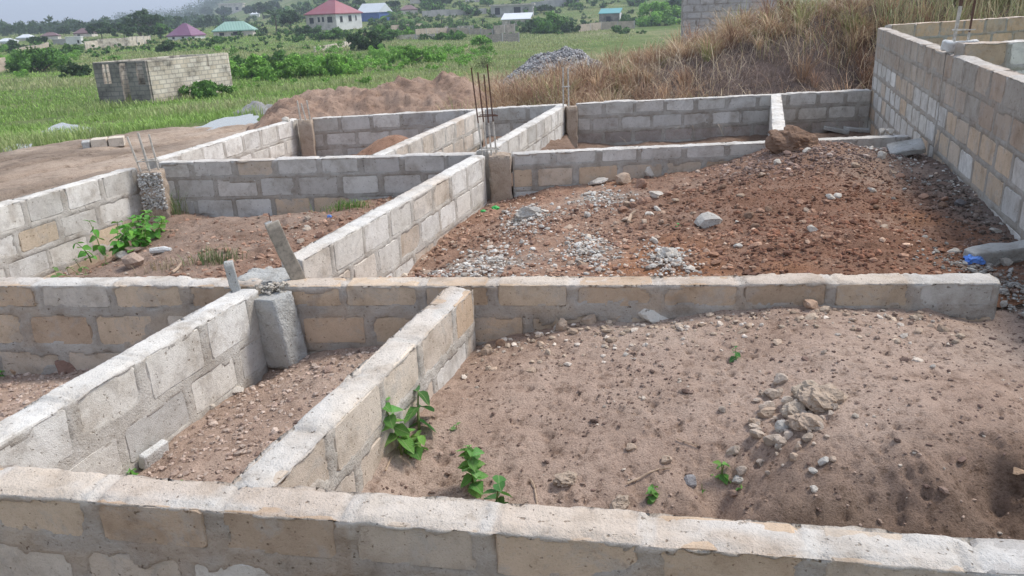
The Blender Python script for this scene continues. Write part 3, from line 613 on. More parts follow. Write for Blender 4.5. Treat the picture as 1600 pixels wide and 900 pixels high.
c = cols(r5, len(P), [(0.24, 0.15, 0.11), (0.31, 0.205, 0.15), (0.18, 0.12, 0.095), (0.38, 0.30, 0.24), (0.50, 0.45, 0.38)], [4, 4, 3, 2, 0.5])
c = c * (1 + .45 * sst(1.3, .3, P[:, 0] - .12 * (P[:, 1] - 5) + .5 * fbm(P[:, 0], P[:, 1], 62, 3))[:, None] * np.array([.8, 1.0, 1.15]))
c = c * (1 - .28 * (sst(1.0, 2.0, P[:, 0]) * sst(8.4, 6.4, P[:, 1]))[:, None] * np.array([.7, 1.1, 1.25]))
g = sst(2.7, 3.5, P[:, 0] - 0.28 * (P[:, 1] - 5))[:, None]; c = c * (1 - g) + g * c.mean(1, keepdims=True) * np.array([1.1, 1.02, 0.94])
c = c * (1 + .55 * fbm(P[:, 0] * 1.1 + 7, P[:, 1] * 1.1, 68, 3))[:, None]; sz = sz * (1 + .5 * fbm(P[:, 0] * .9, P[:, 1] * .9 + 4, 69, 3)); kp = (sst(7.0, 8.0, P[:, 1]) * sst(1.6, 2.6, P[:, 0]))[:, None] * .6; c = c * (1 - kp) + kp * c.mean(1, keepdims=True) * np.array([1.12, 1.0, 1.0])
c = c * np.array([.95, .84, .76])
pebbles('laterite_gravel', P, sz, c, 'red brown laterite gravel strewn over the back right room', 'gravel', seed=61)
# grey mortar rubble patches
for i, (px, py, wpx, hpx, n, lab) in enumerate([(822, 346, 36, 22, 700, 'grey mortar rubble heaped near the brown column'), (745, 417, 85, 22, 1500, 'grey white mortar chips along the left end of the middle wall'), (920, 392, 38, 24, 800, 'grey crushed mortar patch in the middle of the laterite room'),
                                   (1040, 412, 32, 26, 650, 'pale mortar lump patch against the middle wall'), (940, 312, 45, 18, 500, 'whitish rubble patch below the tan cross wall'), (1385, 240, 32, 14, 300, 'pale rubble beside the tilted grey slabs'), (1500, 300, 90, 60, 500, 'grey rubble chips in the shade of the tall wall'), (1560, 445, 60, 40, 900, 'dark grey rubble past the end of the middle wall')]):
    r = np.random.default_rng(200 + i); q = r.normal(0, 0.6, (n, 2)).clip(-1.9, 1.9); pts = []
    c0 = hit(px, py, h5); sx = wpx / pxm(c0); yy0 = hit(px, py - hpx, h5)[1] - c0[1]; sy = max(0.12, min(yy0, 1.2))
    x = c0[0] + q[:, 0] * sx + 0.28 * q[:, 1] * sy * 0; y = c0[1] + q[:, 1] * sy
    k = in5(x, y, 0.0) if i < 7 else ((side('B2R', 0.17)(x, y) < 0) | (x > 2.72)) & (s7(x, y) > 0.1); x, y, q = x[k], y[k], q[k]
    mound = [0.05, 0.02, 0.015, 0.03, 0.01, 0.02, 0.0, 0.02][i] * np.exp(-(q ** 2).sum(1) * 1.6)
    Pq = np.stack([x, y, h5(x, y) + mound], -1)
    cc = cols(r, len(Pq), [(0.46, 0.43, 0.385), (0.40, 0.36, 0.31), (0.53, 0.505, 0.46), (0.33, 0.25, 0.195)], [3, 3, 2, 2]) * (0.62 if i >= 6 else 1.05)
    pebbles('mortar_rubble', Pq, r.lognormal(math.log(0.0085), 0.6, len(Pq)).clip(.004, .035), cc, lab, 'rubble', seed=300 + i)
r1 = np.random.default_rng(66)
def in1(x, y, m=0.03): return (sA2(x, y) > 0.10 + m) & ((side('B2R', 0)(x, y) > m) | (x > 2.7)) & (side('B1', 0.16)(x, y) < -m)
P = scatter(h1, 11000, (-0.9, 4.0), (2.1, 4.3), lambda x, y, r: in1(x, y) & (r.random(len(x)) < 0.35 + 0.65 * sst(-.1, .5, fbm(x * 1.4, y * 1.4, 64, 3))), 62)
pebbles('soil_clods', P, r1.lognormal(math.log(0.0058), 0.5, len(P)).clip(.003, .026), cols(r1, len(P), [(0.15, 0.10, 0.08), (0.20, 0.14, 0.11), (0.32, 0.235, 0.185), (0.45, 0.38, 0.31)], [4, 4, 4, 0.6]), 'small dark clods and grit on the pinkish sandy soil', 'clods', seed=63)
def gravel_line(x, y, r):
    d = side('B2R', 0)(x, y); return in1(x, y) & (d < 0.5) & (r.random(len(x)) < np.exp(-d * 5) * (x < 2.3))
P = scatter(h1, 2400, (-0.4, 2.6), (3.5, 4.3), gravel_line, 65)
pebbles('mortar_crumbs', P, r1.lognormal(math.log(0.013), 0.5, len(P)).clip(.005, .04), cols(r1, len(P), [(0.42, 0.33, 0.25), (0.36, 0.27, 0.2), (0.50, 0.43, 0.36)], [3, 2, 2]), 'tan crumbs of mortar along the foot of the middle wall', 'rubble', seed=66)
for hf, nm, xr, yr, ins, lab, sd in ((h2, 'soil_grit', (-2.0, -0.2), (2.3, 4.4), lambda x, y, r: (s1r(x, y) > 0.12) & (s2l(x, y) < -0.1), 'pinkish grit on the soil between the two near partitions', 71), (h3, 'soil_grit', (-4, -1.5), (2.6, 4.7), lambda x, y, r: s1r(x, y) < -0.1, 'pinkish grit in the far left front room', 72)):
    P = scatter(hf, 4200, xr, yr, ins, sd); rr = np.random.default_rng(sd)
    pebbles(nm, P, rr.lognormal(math.log(0.009), 0.5, len(P)).clip(.004, .03), cols(rr, len(P), [(0.38, 0.285, 0.23), (0.46, 0.365, 0.30), (0.28, 0.20, 0.16)], [3, 3, 1.5]), lab, 'grit', seed=sd)
P = scatter(h4, 6000, (-5, -0.4), (4.7, 9.0), lambda x, y, r: (s4l(x, y) > 0.15) & (s3l(x, y) < -0.12) & (side('B3L', 0)(x, y) > 0.05) & (r.random(len(x)) < 0.2 + 0.8 * sst(-3, -1.5, x)), 73); rr = np.random.default_rng(73)
pebbles('laterite_gravel', P, rr.lognormal(math.log(0.014), 0.5, len(P)).clip(.006, .05), cols(rr, len(P), [(0.27, 0.16, 0.11), (0.33, 0.21, 0.15), (0.40, 0.32, 0.25)], [3, 3, 1]), 'reddish gravel on the soil of the bush room', 'gravel', seed=74)

def stone_mesh(seed, cuts=9):
    import bmesh
    r = np.random.default_rng(seed); bm = bmesh.new(); bmesh.ops.create_icosphere(bm, subdivisions=2, radius=1.0)
    for _ in range(cuts):
        n = r.normal(size=3); n /= np.linalg.norm(n); d = r.uniform(0.45, 0.8)
        for v in bm.verts:
            k = np.dot(v.co, n)
            if k > d: v.co -= Vector(n * (k - d))
    for v in bm.verts: v.co *= 1 + r.normal(0, 0.045)
    bmesh.ops.remove_doubles(bm, verts=bm.verts, dist=0.03)
    me = bpy.data.meshes.new('stone'); bm.to_mesh(me); bm.free(); me.materials.append(M_STONE)
    return me
STONES = [stone_mesh(400 + i) for i in range(10)]
def clod_mesh(seed):
    import bmesh
    bm = bmesh.new(); bmesh.ops.create_icosphere(bm, subdivisions=4, radius=1.0); co = np.array([v.co[:] for v in bm.verts])
    n1 = fbm(co[:, 0] * 1.4 + seed + co[:, 2], co[:, 1] * 1.4 - co[:, 2] * .8, seed, 3); n2 = fbm(co[:, 0] * 4 + co[:, 2] * 3, co[:, 1] * 4 - co[:, 2] * 3, seed + 3, 4, .65)
    k = .85 + .45 * n1 + .28 * n2
    for v, kk in zip(bm.verts, k): v.co *= float(kk)
    me = bpy.data.meshes.new('clod'); bm.to_mesh(me); bm.free(); me.materials.append(M_STONE); return me
CLODS = [clod_mesh(450 + i) for i in range(6)]
def stone(px, py, wpx, asp, col, label, hf, name='stone', seed=0, tilt=0.2, deep=0.8, rz=None, cat='stone', group=None):
    r = np.random.default_rng(seed + int(px * 7 + py)); p = hit(px, py, hf); s = wpx / pxm(p) / 2
    o = bpy.data.objects.new(name, STONES[r.integers(10)] if name in ('stone', 'rubble_chip') else CLODS[r.integers(6)]); COL.objects.link(o)
    o.scale = (s * 1.2, s * deep * 1.2, s * asp * 1.2); o.location = (p[0], p[1], p[2] + s * asp * 0.45)
    o.rotation_euler = (r.normal(0, tilt), r.normal(0, tilt), r.uniform(-0.5, 0.5) if rz is None else rz); o.color = (*col, 1)
    return tag(o, label, cat, group)
TN, GY, WH, BR, LT = (0.42, 0.32, 0.24), (0.42, 0.39, 0.345), (0.56, 0.51, 0.44), (0.22, 0.14, 0.095), (0.33, 0.2, 0.14)
for q in [
    (1106, 352, 38, .65, GY, 'pale grey angular rock lying alone on the red laterite', h5), (1236, 231, 66, .62, BR, 'big brown earth clod on the crest of the laterite heap', h5, 'earth_clod'),
    (975, 287, 26, .85, TN, 'tan broken block chunk at the foot of the tan cross wall', h5), (1016, 276, 17, 1.3, WH, 'whitish chunk standing upright against the tan cross wall', h5), (1000, 295, 20, 1.0, LT, 'brown chunk just below the upright whitish chunk', h5),
    (934, 287, 34, .35, WH, 'flat whitish slab piece left of the tan chunk', h5), (1025, 306, 22, .6, WH, 'pale rock just right of the row of reddish stones', h5), (822, 345, 44, .6, GY, 'rounded lump of grey mortar near the brown column', h5, 'mortar_lump'),
    (1040, 405, 34, .7, WH, 'whitish mortar lump behind the middle wall', h5, 'mortar_lump'), (1378, 246, 20, .7, WH, 'pale jagged rock below the tilted grey slab', h5), (1500, 322, 17, .9, (0.16, 0.15, 0.15), 'dark round rock beside the foot of the tall wall', h5),
    (1555, 362, 18, .4, GY, 'flat pale chip near the blue plastic', h5), (1337, 261, 14, .8, TN, 'round tan pebble high on the laterite heap', h5), (1553, 415, 22, .6, GY, 'grey lump just right of the blue plastic', h5), (1570, 413, 20, .7, GY, 'grey lump under the fallen concrete beam', h5),
    (1002, 319, 15, .9, LT, 'largest of the reddish stones in a row below the tan chunk', h5), (1012, 316, 13, .9, LT, 'reddish stone at the right end of the row', h5), (989, 323, 12, .9, LT, 'reddish stone at the left end of the row', h5), (1577, 388, 10, .8, LT, 'small reddish stone behind the fallen beam', h5),
    (850, 332, 16, .5, WH, 'small pale flake above the rounded mortar lump', h5), (1215, 256, 12, .8, WH, 'pale pebble below the big brown clod', h5), (1310, 308, 13, .7, WH, 'pale stone in the middle of the laterite slope', h5), (1361, 300, 14, .7, WH, 'pale stone on the shaded edge of the laterite slope', h5), (1177, 387, 16, .6, LT, 'flat orange stone on the lower laterite slope', h5),
    (877, 516, 20, 1.25, TN, 'upright tan stone under the middle wall, left of the wedge', h1), (920, 505, 26, .8, TN, 'tan wedge shaped stone under the middle wall', h1), (968, 500, 20, .9, TN, 'tan stone between the wedge and the largest stone', h1), (1018, 498, 48, .55, WH, 'largest pale stone against the middle wall', h1),
    (776, 528, 17, 1.3, WH, 'whitish upright chip in the corner by the pale partition', h1), (762, 553, 24, .8, TN, 'tan lump low in the corner by the pale partition', h1), (783, 540, 16, .8, BR, 'brown lump next to the corner chips', h1),
    (1284, 632, 62, .62, (0.40, 0.31, 0.235), 'biggest block lump in the rubble cluster on the sand', h1, 'block_lump'), (1262, 618, 40, .7, (0.42, 0.34, 0.26), 'crumbling lump at the top of the rubble cluster', h1, 'block_lump'), (1240, 648, 34, .8, (0.44, 0.36, 0.28), 'crumbling lump in the middle of the rubble cluster', h1, 'block_lump'), (1229, 634, 17, 1.3, (0.50, 0.42, 0.34), 'upright wedge chip at the back of the rubble cluster', h1), (1258, 668, 46, .6, TN, 'broad tan lump at the front of the rubble cluster', h1, 'block_lump'),
    (1222, 672, 20, 1.1, GY, 'grey pointed chip left of the broad tan lump', h1), (1198, 648, 32, .6, TN, 'tan chunk on the left side of the rubble cluster', h1), (1178, 662, 18, .8, TN, 'small tan stone at the left end of the rubble cluster', h1), (1216, 700, 13, 1.4, WH, 'slim pale stone standing below the rubble cluster', h1),
    (1240, 720, 17, .8, TN, 'rounded pale stone below the slim one', h1), (1287, 726, 18, .8, GY, 'grey stone at the lower right of the rubble', h1), (1247, 702, 13, .8, TN, 'small tan stone right of the slim one', h1), (1271, 767, 12, 1.0, WH, 'white stone low on the sandy slope', h1), (1302, 720, 11, .9, TN, 'small tan stone right of the grey stone', h1), (1269, 740, 13, .8, GY, 'grey pebble between the grey stone and the white stone', h1),
    (884, 752, 38, .5, (0.44, 0.35, 0.27), 'crumbly pale clod above the near wall', h1, 'earth_clod'), (985, 702, 19, .6, TN, 'tan stone above the curved twig', h1), (1040, 722, 20, .6, TN, 'tan stone at the end of the curved twig', h1), (1080, 757, 24, .8, (0.30, 0.28, 0.27), 'grey angular stone beside the small seedlings', h1), (1155, 752, 26, .4, GY, 'flat grey chip beside the tiny seedling', h1),
    (968, 795, 30, .7, (0.38, 0.30, 0.23), 'pale crumbly lump close to the near wall', h1, 'earth_clod'), (1588, 750, 20, .3, (0.42, 0.28, 0.18), 'orange brick chip at the right edge of the sand', h1), (1477, 519, 8, .8, WH, 'tiny white pebble high on the right of the sand', h1), (1457, 575, 8, .9, WH, 'tiny white pebble in the middle right of the sand', h1), (978, 556, 12, .6, WH, 'white chip in the sand below the middle wall', h1), (1010, 541, 7, .9, WH, 'tiny white chip below the largest pale stone', h1), (1268, 481, 26, .6, (0.45, 0.31, 0.22), 'orange stone on the soil against the middle wall', h1),
    (372, 614, 22, .6, WH, 'white chunk lying at the foot of the near left partition', h2), (326, 640, 22, .7, WH, 'white chip further down the foot of the near left partition', h2), (108, 578, 40, .7, (0.27, 0.17, 0.13), 'brown lump beneath the tan wall at the far left', h3), (128, 572, 16, 1.3, WH, 'white plaster chip leaning on the brown lump', h3), (34, 584, 28, .6, (0.42, 0.28, 0.18), 'orange clod at the foot of the tan wall, far left', h3),
    (208, 414, 34, .8, (0.36, 0.27, 0.21), 'tan rock below the leafy bush', h4), (190, 402, 18, .7, WH, 'whitish chip beside the black pipe', h4), (215, 392, 34, .3, TN, 'flat tan slab under the leafy bush', h4), (420, 424, 18, .5, GY, 'grey chip by the mortar spill', h4), (481, 358, 12, .6, WH, 'pale pebble on the red gravel of the bush room', h4), (500, 370, 14, .8, LT, 'red stone on the gravel of the bush room', h4),
]:
    stone(*q[:7], name=q[7] if len(q) > 7 else 'stone', cat='clod' if len(q) > 7 and 'clod' in q[7] else 'stone', tilt=0.25)
r = np.random.default_rng(808)
for i in range(80):
    x, y = (r.normal(1.5, .8), r.normal(6.9, .7)) if i % 2 else (r.uniform(.2, 4.4), r.uniform(4.9, 8.5))
    if not in5(np.array([x]), np.array([y]), .12)[0]: continue
    o = bpy.data.objects.new('stone', STONES[i % 10]); COL.objects.link(o); s = r.uniform(0.022, 0.046)
    o.scale = (s * 1.2, s, s * .75); o.location = (x, y, float(h5(np.array([x]), np.array([y]))[0]) + s * .3); o.rotation_euler = (r.normal(0, .3), r.normal(0, .3), r.uniform(0, 6)); o.color = (*([LT, TN, BR, WH, LT][i % 5]), 1)
    tag(o, 'fist sized stone scattered over the laterite heap', 'stone', 'loose stones on the laterite heap')

for i in range(60):
    px_, py_ = 1228 + r.normal(0, 36), 660 + r.normal(0, 34); wq = r.lognormal(2.45, .4)
    stone(px_, py_, wq, r.uniform(.6, 1.0), tuple(np.array([0.44, 0.36, 0.29]) * r.uniform(.8, 1.2)), 'small tan chip in the rubble scattered round the cluster on the sand', h1, 'rubble_chip', seed=i, cat='stone', group='rubble chips on the sand')
# ------------------------------------------------------------------ columns, bars and loose concrete
def rough_box(name, sx, sy, sz, mat, parent=None, seed=1, amp=0.012, n=10, taper=0.0, fz=8):
    """box with many small facets pushed in and out"""
    import bmesh
    bm = bmesh.new(); bmesh.ops.create_cube(bm, size=1.0); bmesh.ops.subdivide_edges(bm, edges=bm.edges[:], cuts=n, use_grid_fill=True)
    for v in bm.verts:
        x, y, z = v.co.x, v.co.y, v.co.z
        rr = 1 - 0.05 * (max(abs(x), abs(y), abs(z)) > .48) * ((abs(x) > .45) + (abs(y) > .45) + (abs(z) > .45) - 1)
        k = 1 - taper * (z + .5)
        p = np.array([x * sx * k * rr, y * sy * k * rr, z * sz])
        q = p * fz + seed
        dd = amp * np.array([fbm(q[1] + q[2] * 1.3, q[0] + q[2] * .7, seed, 4), fbm(q[0] + q[2] * .9, q[1] - q[2], seed + 5, 4), fbm(q[0], q[1], seed + 9, 4)])
        v.co = Vector(p + dd) + Vector((0, 0, sz / 2))
    me = bpy.data.meshes.new(name); bm.to_mesh(me); bm.free()
    me.polygons.foreach_set('use_smooth', [True] * len(me.polygons))
    return link(name, me, mat, parent)
def bars(root, offs, h, mat, lower=None, hl=0.0, rad=0.006, lean=(0, 0), z0=0.0, seed=0, splay=0.02):
    r = np.random.default_rng(seed)
    for ox, oy in offs:
        hh = h * r.uniform(0.9, 1.05); lx, ly = lean[0] + r.normal(0, splay), lean[1] + r.normal(0, splay)
        f = lambda z: (ox + lx * z, oy + ly * z, z0 + z)
        if lower is not None: MB().tube([f(0), f(hl)], rad * 1.25).build('rebar', lower, root); MB().tube([f(hl * .98), f(hl + (hh - hl) * .5), f(hh)], rad).build('rebar', mat, root)
        else: MB().tube([f(0), f(hh * .5), f(hh)], rad).build('rebar', mat, root)
def stirrup(root, offs, z, mat, rad=0.005, ext_=0.015):
    xs = [o[0] for o in offs]; ys = [o[1] for o in offs]
    x0, x1, y0, y1 = min(xs) - .008, max(xs) + .008, min(ys) - .008, max(ys) + .008
    MB().tube([(x0 - ext_, y0, z), (x1 + ext_, y0, z + .004), (x1, y1, z), (x0, y1, z + .004), (x0, y0, z)], rad).build('stirrup', mat, root)
SQ = [(-.05, -.05), (.05, -.05), (-.05, .05), (.05, .05)]
def thing_col(loc, label, cat, rz=0.0): return tag(empty('concrete_column', loc, label, cat, rz=rz), kind='thing')
# C1 gravelly column on the left outer wall
c1 = bp(236, 262, 0.0); root = thing_col((c1[0], c1[1], -0.75), 'gravelly concrete column with four pale bars in the left outer wall', 'column', rz=0.1)
o = rough_box('column_core', 0.27, 0.2, 0.72, M_COLBR, root, 5, 0.03, 14, 0.12, 9)
rr = np.random.default_rng(91); n = 420; P = np.stack([rr.uniform(-.125, .125, n), np.full(n, -.095) + rr.normal(0, .008, n), rr.uniform(.30, .70, n)], -1)
g_ = pebbles('gravel_face', P, rr.uniform(.012, .022, n), cols(rr, n, [(0.48, 0.46, 0.42), (0.40, 0.37, 0.33), (0.54, 0.52, 0.48)], [1, 1, 1]), None, None, 0.9, 92); g_.parent = root
offs = [(-.10, -.04), (0.0, -.05), (-.045, .06), (.06, .05)]
bars(root, offs, 0.42, M_PALEBAR, z0=0.72, lean=(-.09, 0), seed=3, rad=.0105, splay=.04); stirrup(root, offs, 0.83, M_PALEBAR, .006)
# C2 rear left corner column
c2 = bp(477, 187, 0.0); root = thing_col((c2[0], c2[1], -1.0), 'tan corner column with three short bars at the rear left', 'column', rz=0.1)
rough_box('column_core', 0.21, 0.2, 1.0, M_COLBR, root, 6, 0.02, 10); bars(root, [(-.06, -.05), (.02, -.05), (.07, .04)], .3, M_PALEBAR, z0=.98, seed=4, rad=.013, splay=.06, lean=(-.06, 0))
tag(stone(447, 190, 12, .9, WH, 'small pale lump on the wall top by the rear left column', lambda x, y: np.zeros_like(x)), None)
# C3 brown column at the centre with the tall rusty bars
c3 = bp(781, 243, 0.0); root = thing_col((c3[0], c3[1] + .12, -0.75), 'brown column with four tall rusty bars at the central corner', 'column', rz=-0.03)
rough_box('column_core', 0.24, 0.23, 0.745, M_COLBR, root, 7, 0.022, 14)
offs = [(-.19, -.02), (-.09, -.03), (-.14, .07), (-.04, .07)]
bars(root, offs, 0.92, M_RUST, M_PALEBAR, 0.36, rad=.0085, z0=.73, lean=(-.06, 0), seed=5, splay=.012); stirrup(root, offs, 1.16, M_RUST, .006, .03); stirrup(root, offs, .80, M_PALEBAR, .008, .03)
# C4 column with two pale bars on the rear wall
c4 = bp(893, 166, 0.0); root = thing_col((c4[0], c4[1] + .05, -0.95), 'rear wall column with a ladder of two pale bars', 'column', rz=0.04)
rough_box('column_core', 0.17, 0.2, 0.94, M_COLBR, root, 8, 0.025, 12)
offs = [(-.13, -.04), (-.045, -.04)]
bars(root, offs, .63, M_PALEBAR, z0=.93, seed=6, rad=.013, splay=.004); MB().tube([(-.15, -.045, 1.25), (-.02, -.045, 1.255)], .011).build('stirrup', M_PALEBAR, root)
# C5 pale column on the tall right wall
p = at_depth(1478, 72, 8.42); root = thing_col((p[0] + .155, p[1] - .02, -0.8), 'whitish column head on the tall right wall with bars rising out of the picture', 'column', rz=-0.28)
hC = p[2] + 0.8 + .02
rough_box('column_core', 0.22, 0.24, hC, M_CONC_W, root, 9, 0.014, 12)
offs = [(-.09, -.05), (-.08, .05), (.03, -.05), (.055, .05)]
hd = rough_box('column_head', .30, .26, .10, M_CONC_W, root, 19, .02, 10); hd.location = (-.02, 0, hC - .075)
bars(root, offs[:2], .9, M_RUST, M_PALEBAR, .38, rad=.0085, z0=hC - .02, lean=(.05, 0), seed=7, splay=.015); bars(root, offs[2:], .9, M_RUST, M_PALEBAR, .13, rad=.009, z0=hC - .02, lean=(.06, 0), seed=8, splay=.015); stirrup(root, offs, hC + .13, M_PALEBAR, .007, .02)
# leaning concrete block in the near corner
pb = hit(448, 562, h2); o = rough_box('concrete_block', 0.215, 0.17, 0.44, M_CONC, None, 21, 0.007, 22, 0.0, 16)
o.location = (pb[0] + .015, pb[1] - .03, pb[2] - 0.01); o.rotation_euler = (math.radians(3), math.radians(-6), math.radians(-30)); tag(o, 'rough grey concrete block leaning in the corner of the near left partition', 'concrete block')
# stake, plank and mortar spill at the junction
ps = bp(369, 452, 0.0); root = empty('stake', (ps[0], ps[1], -0.03), 'short stake caked in grey mortar standing on the wall junction', 'stake')
o = rough_box('post', .055, .05, .20, M_CONC, root, 31, .012, 8); o.rotation_euler = (0, math.radians(-5), .3)
pp = bp(468, 436, 0.0); root = empty('plank', (pp[0], pp[1] + .02, -0.05), 'grey weathered plank leaning upright on the wall junction', 'plank')
o = rough_box('board', .085, .028, .44, M_WOOD, root, 32, .006, 9); o.rotation_euler = (math.radians(3), math.radians(-17), .5)
o2 = rough_box('mortar_crust', .05, .04, .09, M_CONC, root, 33, .02, 6); o2.rotation_euler = o.rotation_euler; o2.location = (-.118, -.002, .33)
MB().tube([(-.13, 0, .40), (-.135, 0, .46)], .003).build('nail', M_RUST, root)
c = bp(420, 437, 0.0); o = rough_box('mortar_spill', .36, .27, .5, M_CONC, None, 34, .022, 20, .02, 14); o.location = (c[0] - .02, c[1] + .085, -.497); o.rotation_euler[2] = -.1
tag(o, 'grey mortar spill on the junction between stake and plank', 'mortar spill')
rr = np.random.default_rng(95); n = 160; P = np.stack([rr.normal(bp(425, 452)[0], .04, n), rr.normal(bp(425, 447)[1], .025, n), rr.uniform(-.05, .01, n)], -1)
pebbles('mortar_rubble', P, rr.uniform(.008, .018, n), cols(rr, n, [(0.46, 0.42, 0.36), (0.40, 0.35, 0.29)], [1, 1]), 'crumbs of mortar behind the leaning concrete block', 'rubble', seed=96)
# fallen beam, tilted slabs, flat slab
def slab(px, py, hf, dims, rot, mat, label, name='concrete_slab', seed=1, amp=.012, dz=0.0):
    p = hit(px, py, hf); o = rough_box(name, *dims, mat, None, seed, amp, 9); o.location = (p[0], p[1], p[2] + dz); o.rotation_euler = rot; return tag(o, label, 'slab')
slab(1580, 405, h5, (.62, .13, .10), (0.1, -.05, .12), M_CONC, 'fallen grey concrete beam at the right edge behind the middle wall', 'concrete_beam', 41)
slab(1415, 243, h5, (.34, .22, .06), (.35, -.22, -.3), M_CONC, 'tilted grey slab lying at the foot of the tall wall', 'concrete_slab', 42, dz=.05)
slab(242, 722, h2, (.04, .16, .075), (0, .15, -.35), M_CONC_W, 'pale slab fragment leaning at the foot of the near left partition', 'concrete_slab', 43, .006)
p = bp(1375, 219, -.08); 
for i, (dx, lab) in enumerate(((0, 'left one of two rounded whitish lumps on the low sill by the tall wall'), (.09, 'right one of two rounded whitish lumps on the low sill by the tall wall'))):
    o = bpy.data.objects.new('stone', STONES[i]); COL.objects.link(o); o.location = (p[0] + dx, p[1] - .02, .02); o.scale = (.05, .05, .045); o.color = (*WH, 1); tag(o, lab, 'stone')
slab(1335, 203, h8, (.5, .35, .06), (.1, .12, .2), M_CONC_W, 'pale slab lying in the dark rear right room', 'concrete_slab', 44)
slab(1305, 206, h8, (.4, .3, .06), (-.05, .2, -.3), M_CONC, 'grey slab lying left of the pale slab in the dark room', 'concrete_slab', 45)
# plastic litter
def crumple(px, py, hf, wpx, mat, label, name, seed, asp=.6):
    import bmesh
    r_ = np.random.default_rng(seed); p = hit(px, py, hf); s = wpx / pxm(p) / 2; bm = bmesh.new(); bmesh.ops.create_icosphere(bm, subdivisions=3, radius=1)
    for v in bm.verts:
        c_ = np.array(v.co); k = 1 + .45 * abs(float(fbm(c_[0] * 2.2 + seed + c_[2], c_[1] * 2.2 - c_[2], seed, 3))) - .3 * float(r_.random()); v.co = Vector((c_[0] * s * k, c_[1] * s * k * .8, max(c_[2], -.3) * s * k * asp))
    me = bpy.data.meshes.new(name); bm.to_mesh(me); bm.free(); o = link(name, me, mat, None, (p[0], p[1], p[2] + s * asp * .3)); return tag(o, label, 'litter')
crumple(1522, 410, h5, 30, M_BLUE, 'crumpled blue plastic bag beside the fallen beam', 'plastic_bag', 3, .7)
crumple(515, 341, h4, 8, M_BLUE, 'tiny blue plastic scrap on the gravel of the bush room', 'plastic_scrap', 4, 1.0)
crumple(774, 327, h5, 14, M_GRNPL, 'green plastic scrap at the foot of the brown column', 'plastic_scrap', 5, .6)
crumple(755, 331, h5, 9, M_GRNPL, 'small green scrap left of the other by the pale partition', 'plastic_scrap', 6, .6)
p = hit(172, 402, h4); tag(MB().tube([(p[0] - .01, p[1], p[2]), (p[0], p[1], p[2] + .05), (p[0] - .04, p[1], p[2] + .075)], .018, 8).build('pipe_stub', M_BLACK), 'black plastic pipe stub below the leafy bush', 'pipe')
p = hit(252, 396, h4); tag(MB().tube([(p[0] - .09, p[1], p[2] + .02), (p[0] + .03, p[1] + .01, p[2] + .025), (p[0] + .09, p[1], p[2] + .02)], [.025, .03, .02], 8).build('pale_tube', M_CONC_W), 'short whitish tube lying right of the bush', 'tube')
def twig(pix, hf, rad, label, name='twig'):
    pts = [hit(a_, b_, hf) + np.array([0, 0, rad * 1.5 + .004]) for a_, b_ in pix]
    tag(MB().tube(pts, [rad * (1 - .5 * i / len(pts)) for i in range(len(pts))], 5).build(name, M_TWIG), label, 'twig')
twig([(980, 759), (1000, 752), (1012, 744), (1030, 740), (1048, 735)], h1, .005, 'pale curved twig lying on the sandy slope')
twig([(829, 753), (835, 764), (838, 780), (840, 797)], h1, .004, 'thin pale twig lying down the slope towards the near wall')
twig([(982, 352), (986, 340), (993, 334)], h5, .014, 'short bone coloured stick on the laterite')
twig([(603, 741), (609, 728), (614, 716)], h1, .004, 'short pale twig in the dark corner hole')
twig([(1057, 690), (1075, 694), (1092, 700)], h1, .003, 'thin straw right of the tan stone')
twig([(270, 430), (278, 424), (284, 416)], h4, .012, 'bent dry stick in the bush room')

# ------------------------------------------------------------------ seedlings and weeds
def leaf_mesh(seed):
    r_ = np.random.default_rng(seed); V = []; Fs = []
    prof = [(0.0, 0.02), (0.14, 0.26), (0.36, 0.39), (0.62, 0.31), (0.84, 0.15), (1.0, 0.01)]
    for i, (t, w) in enumerate(prof):
        z = -0.22 * t * t + 0.05 * math.sin(t * 5 + seed); w *= r_.uniform(.92, 1.08)
        V += [(-w, t, z + w * .32), (0, t, z), (w, t, z + w * .32)]
    for i in range(len(prof) - 1):
        a_ = i * 3; Fs += [(a_, a_ + 1, a_ + 4, a_ + 3), (a_ + 1, a_ + 2, a_ + 5, a_ + 4)]
    me = bpy.data.meshes.new('leaf'); me.from_pydata(V, [], Fs); me.update(); me.polygons.foreach_set('use_smooth', [True] * len(me.polygons)); me.materials.append(M_LEAF)
    return me
LEAVES = [leaf_mesh(i) for i in range(5)]
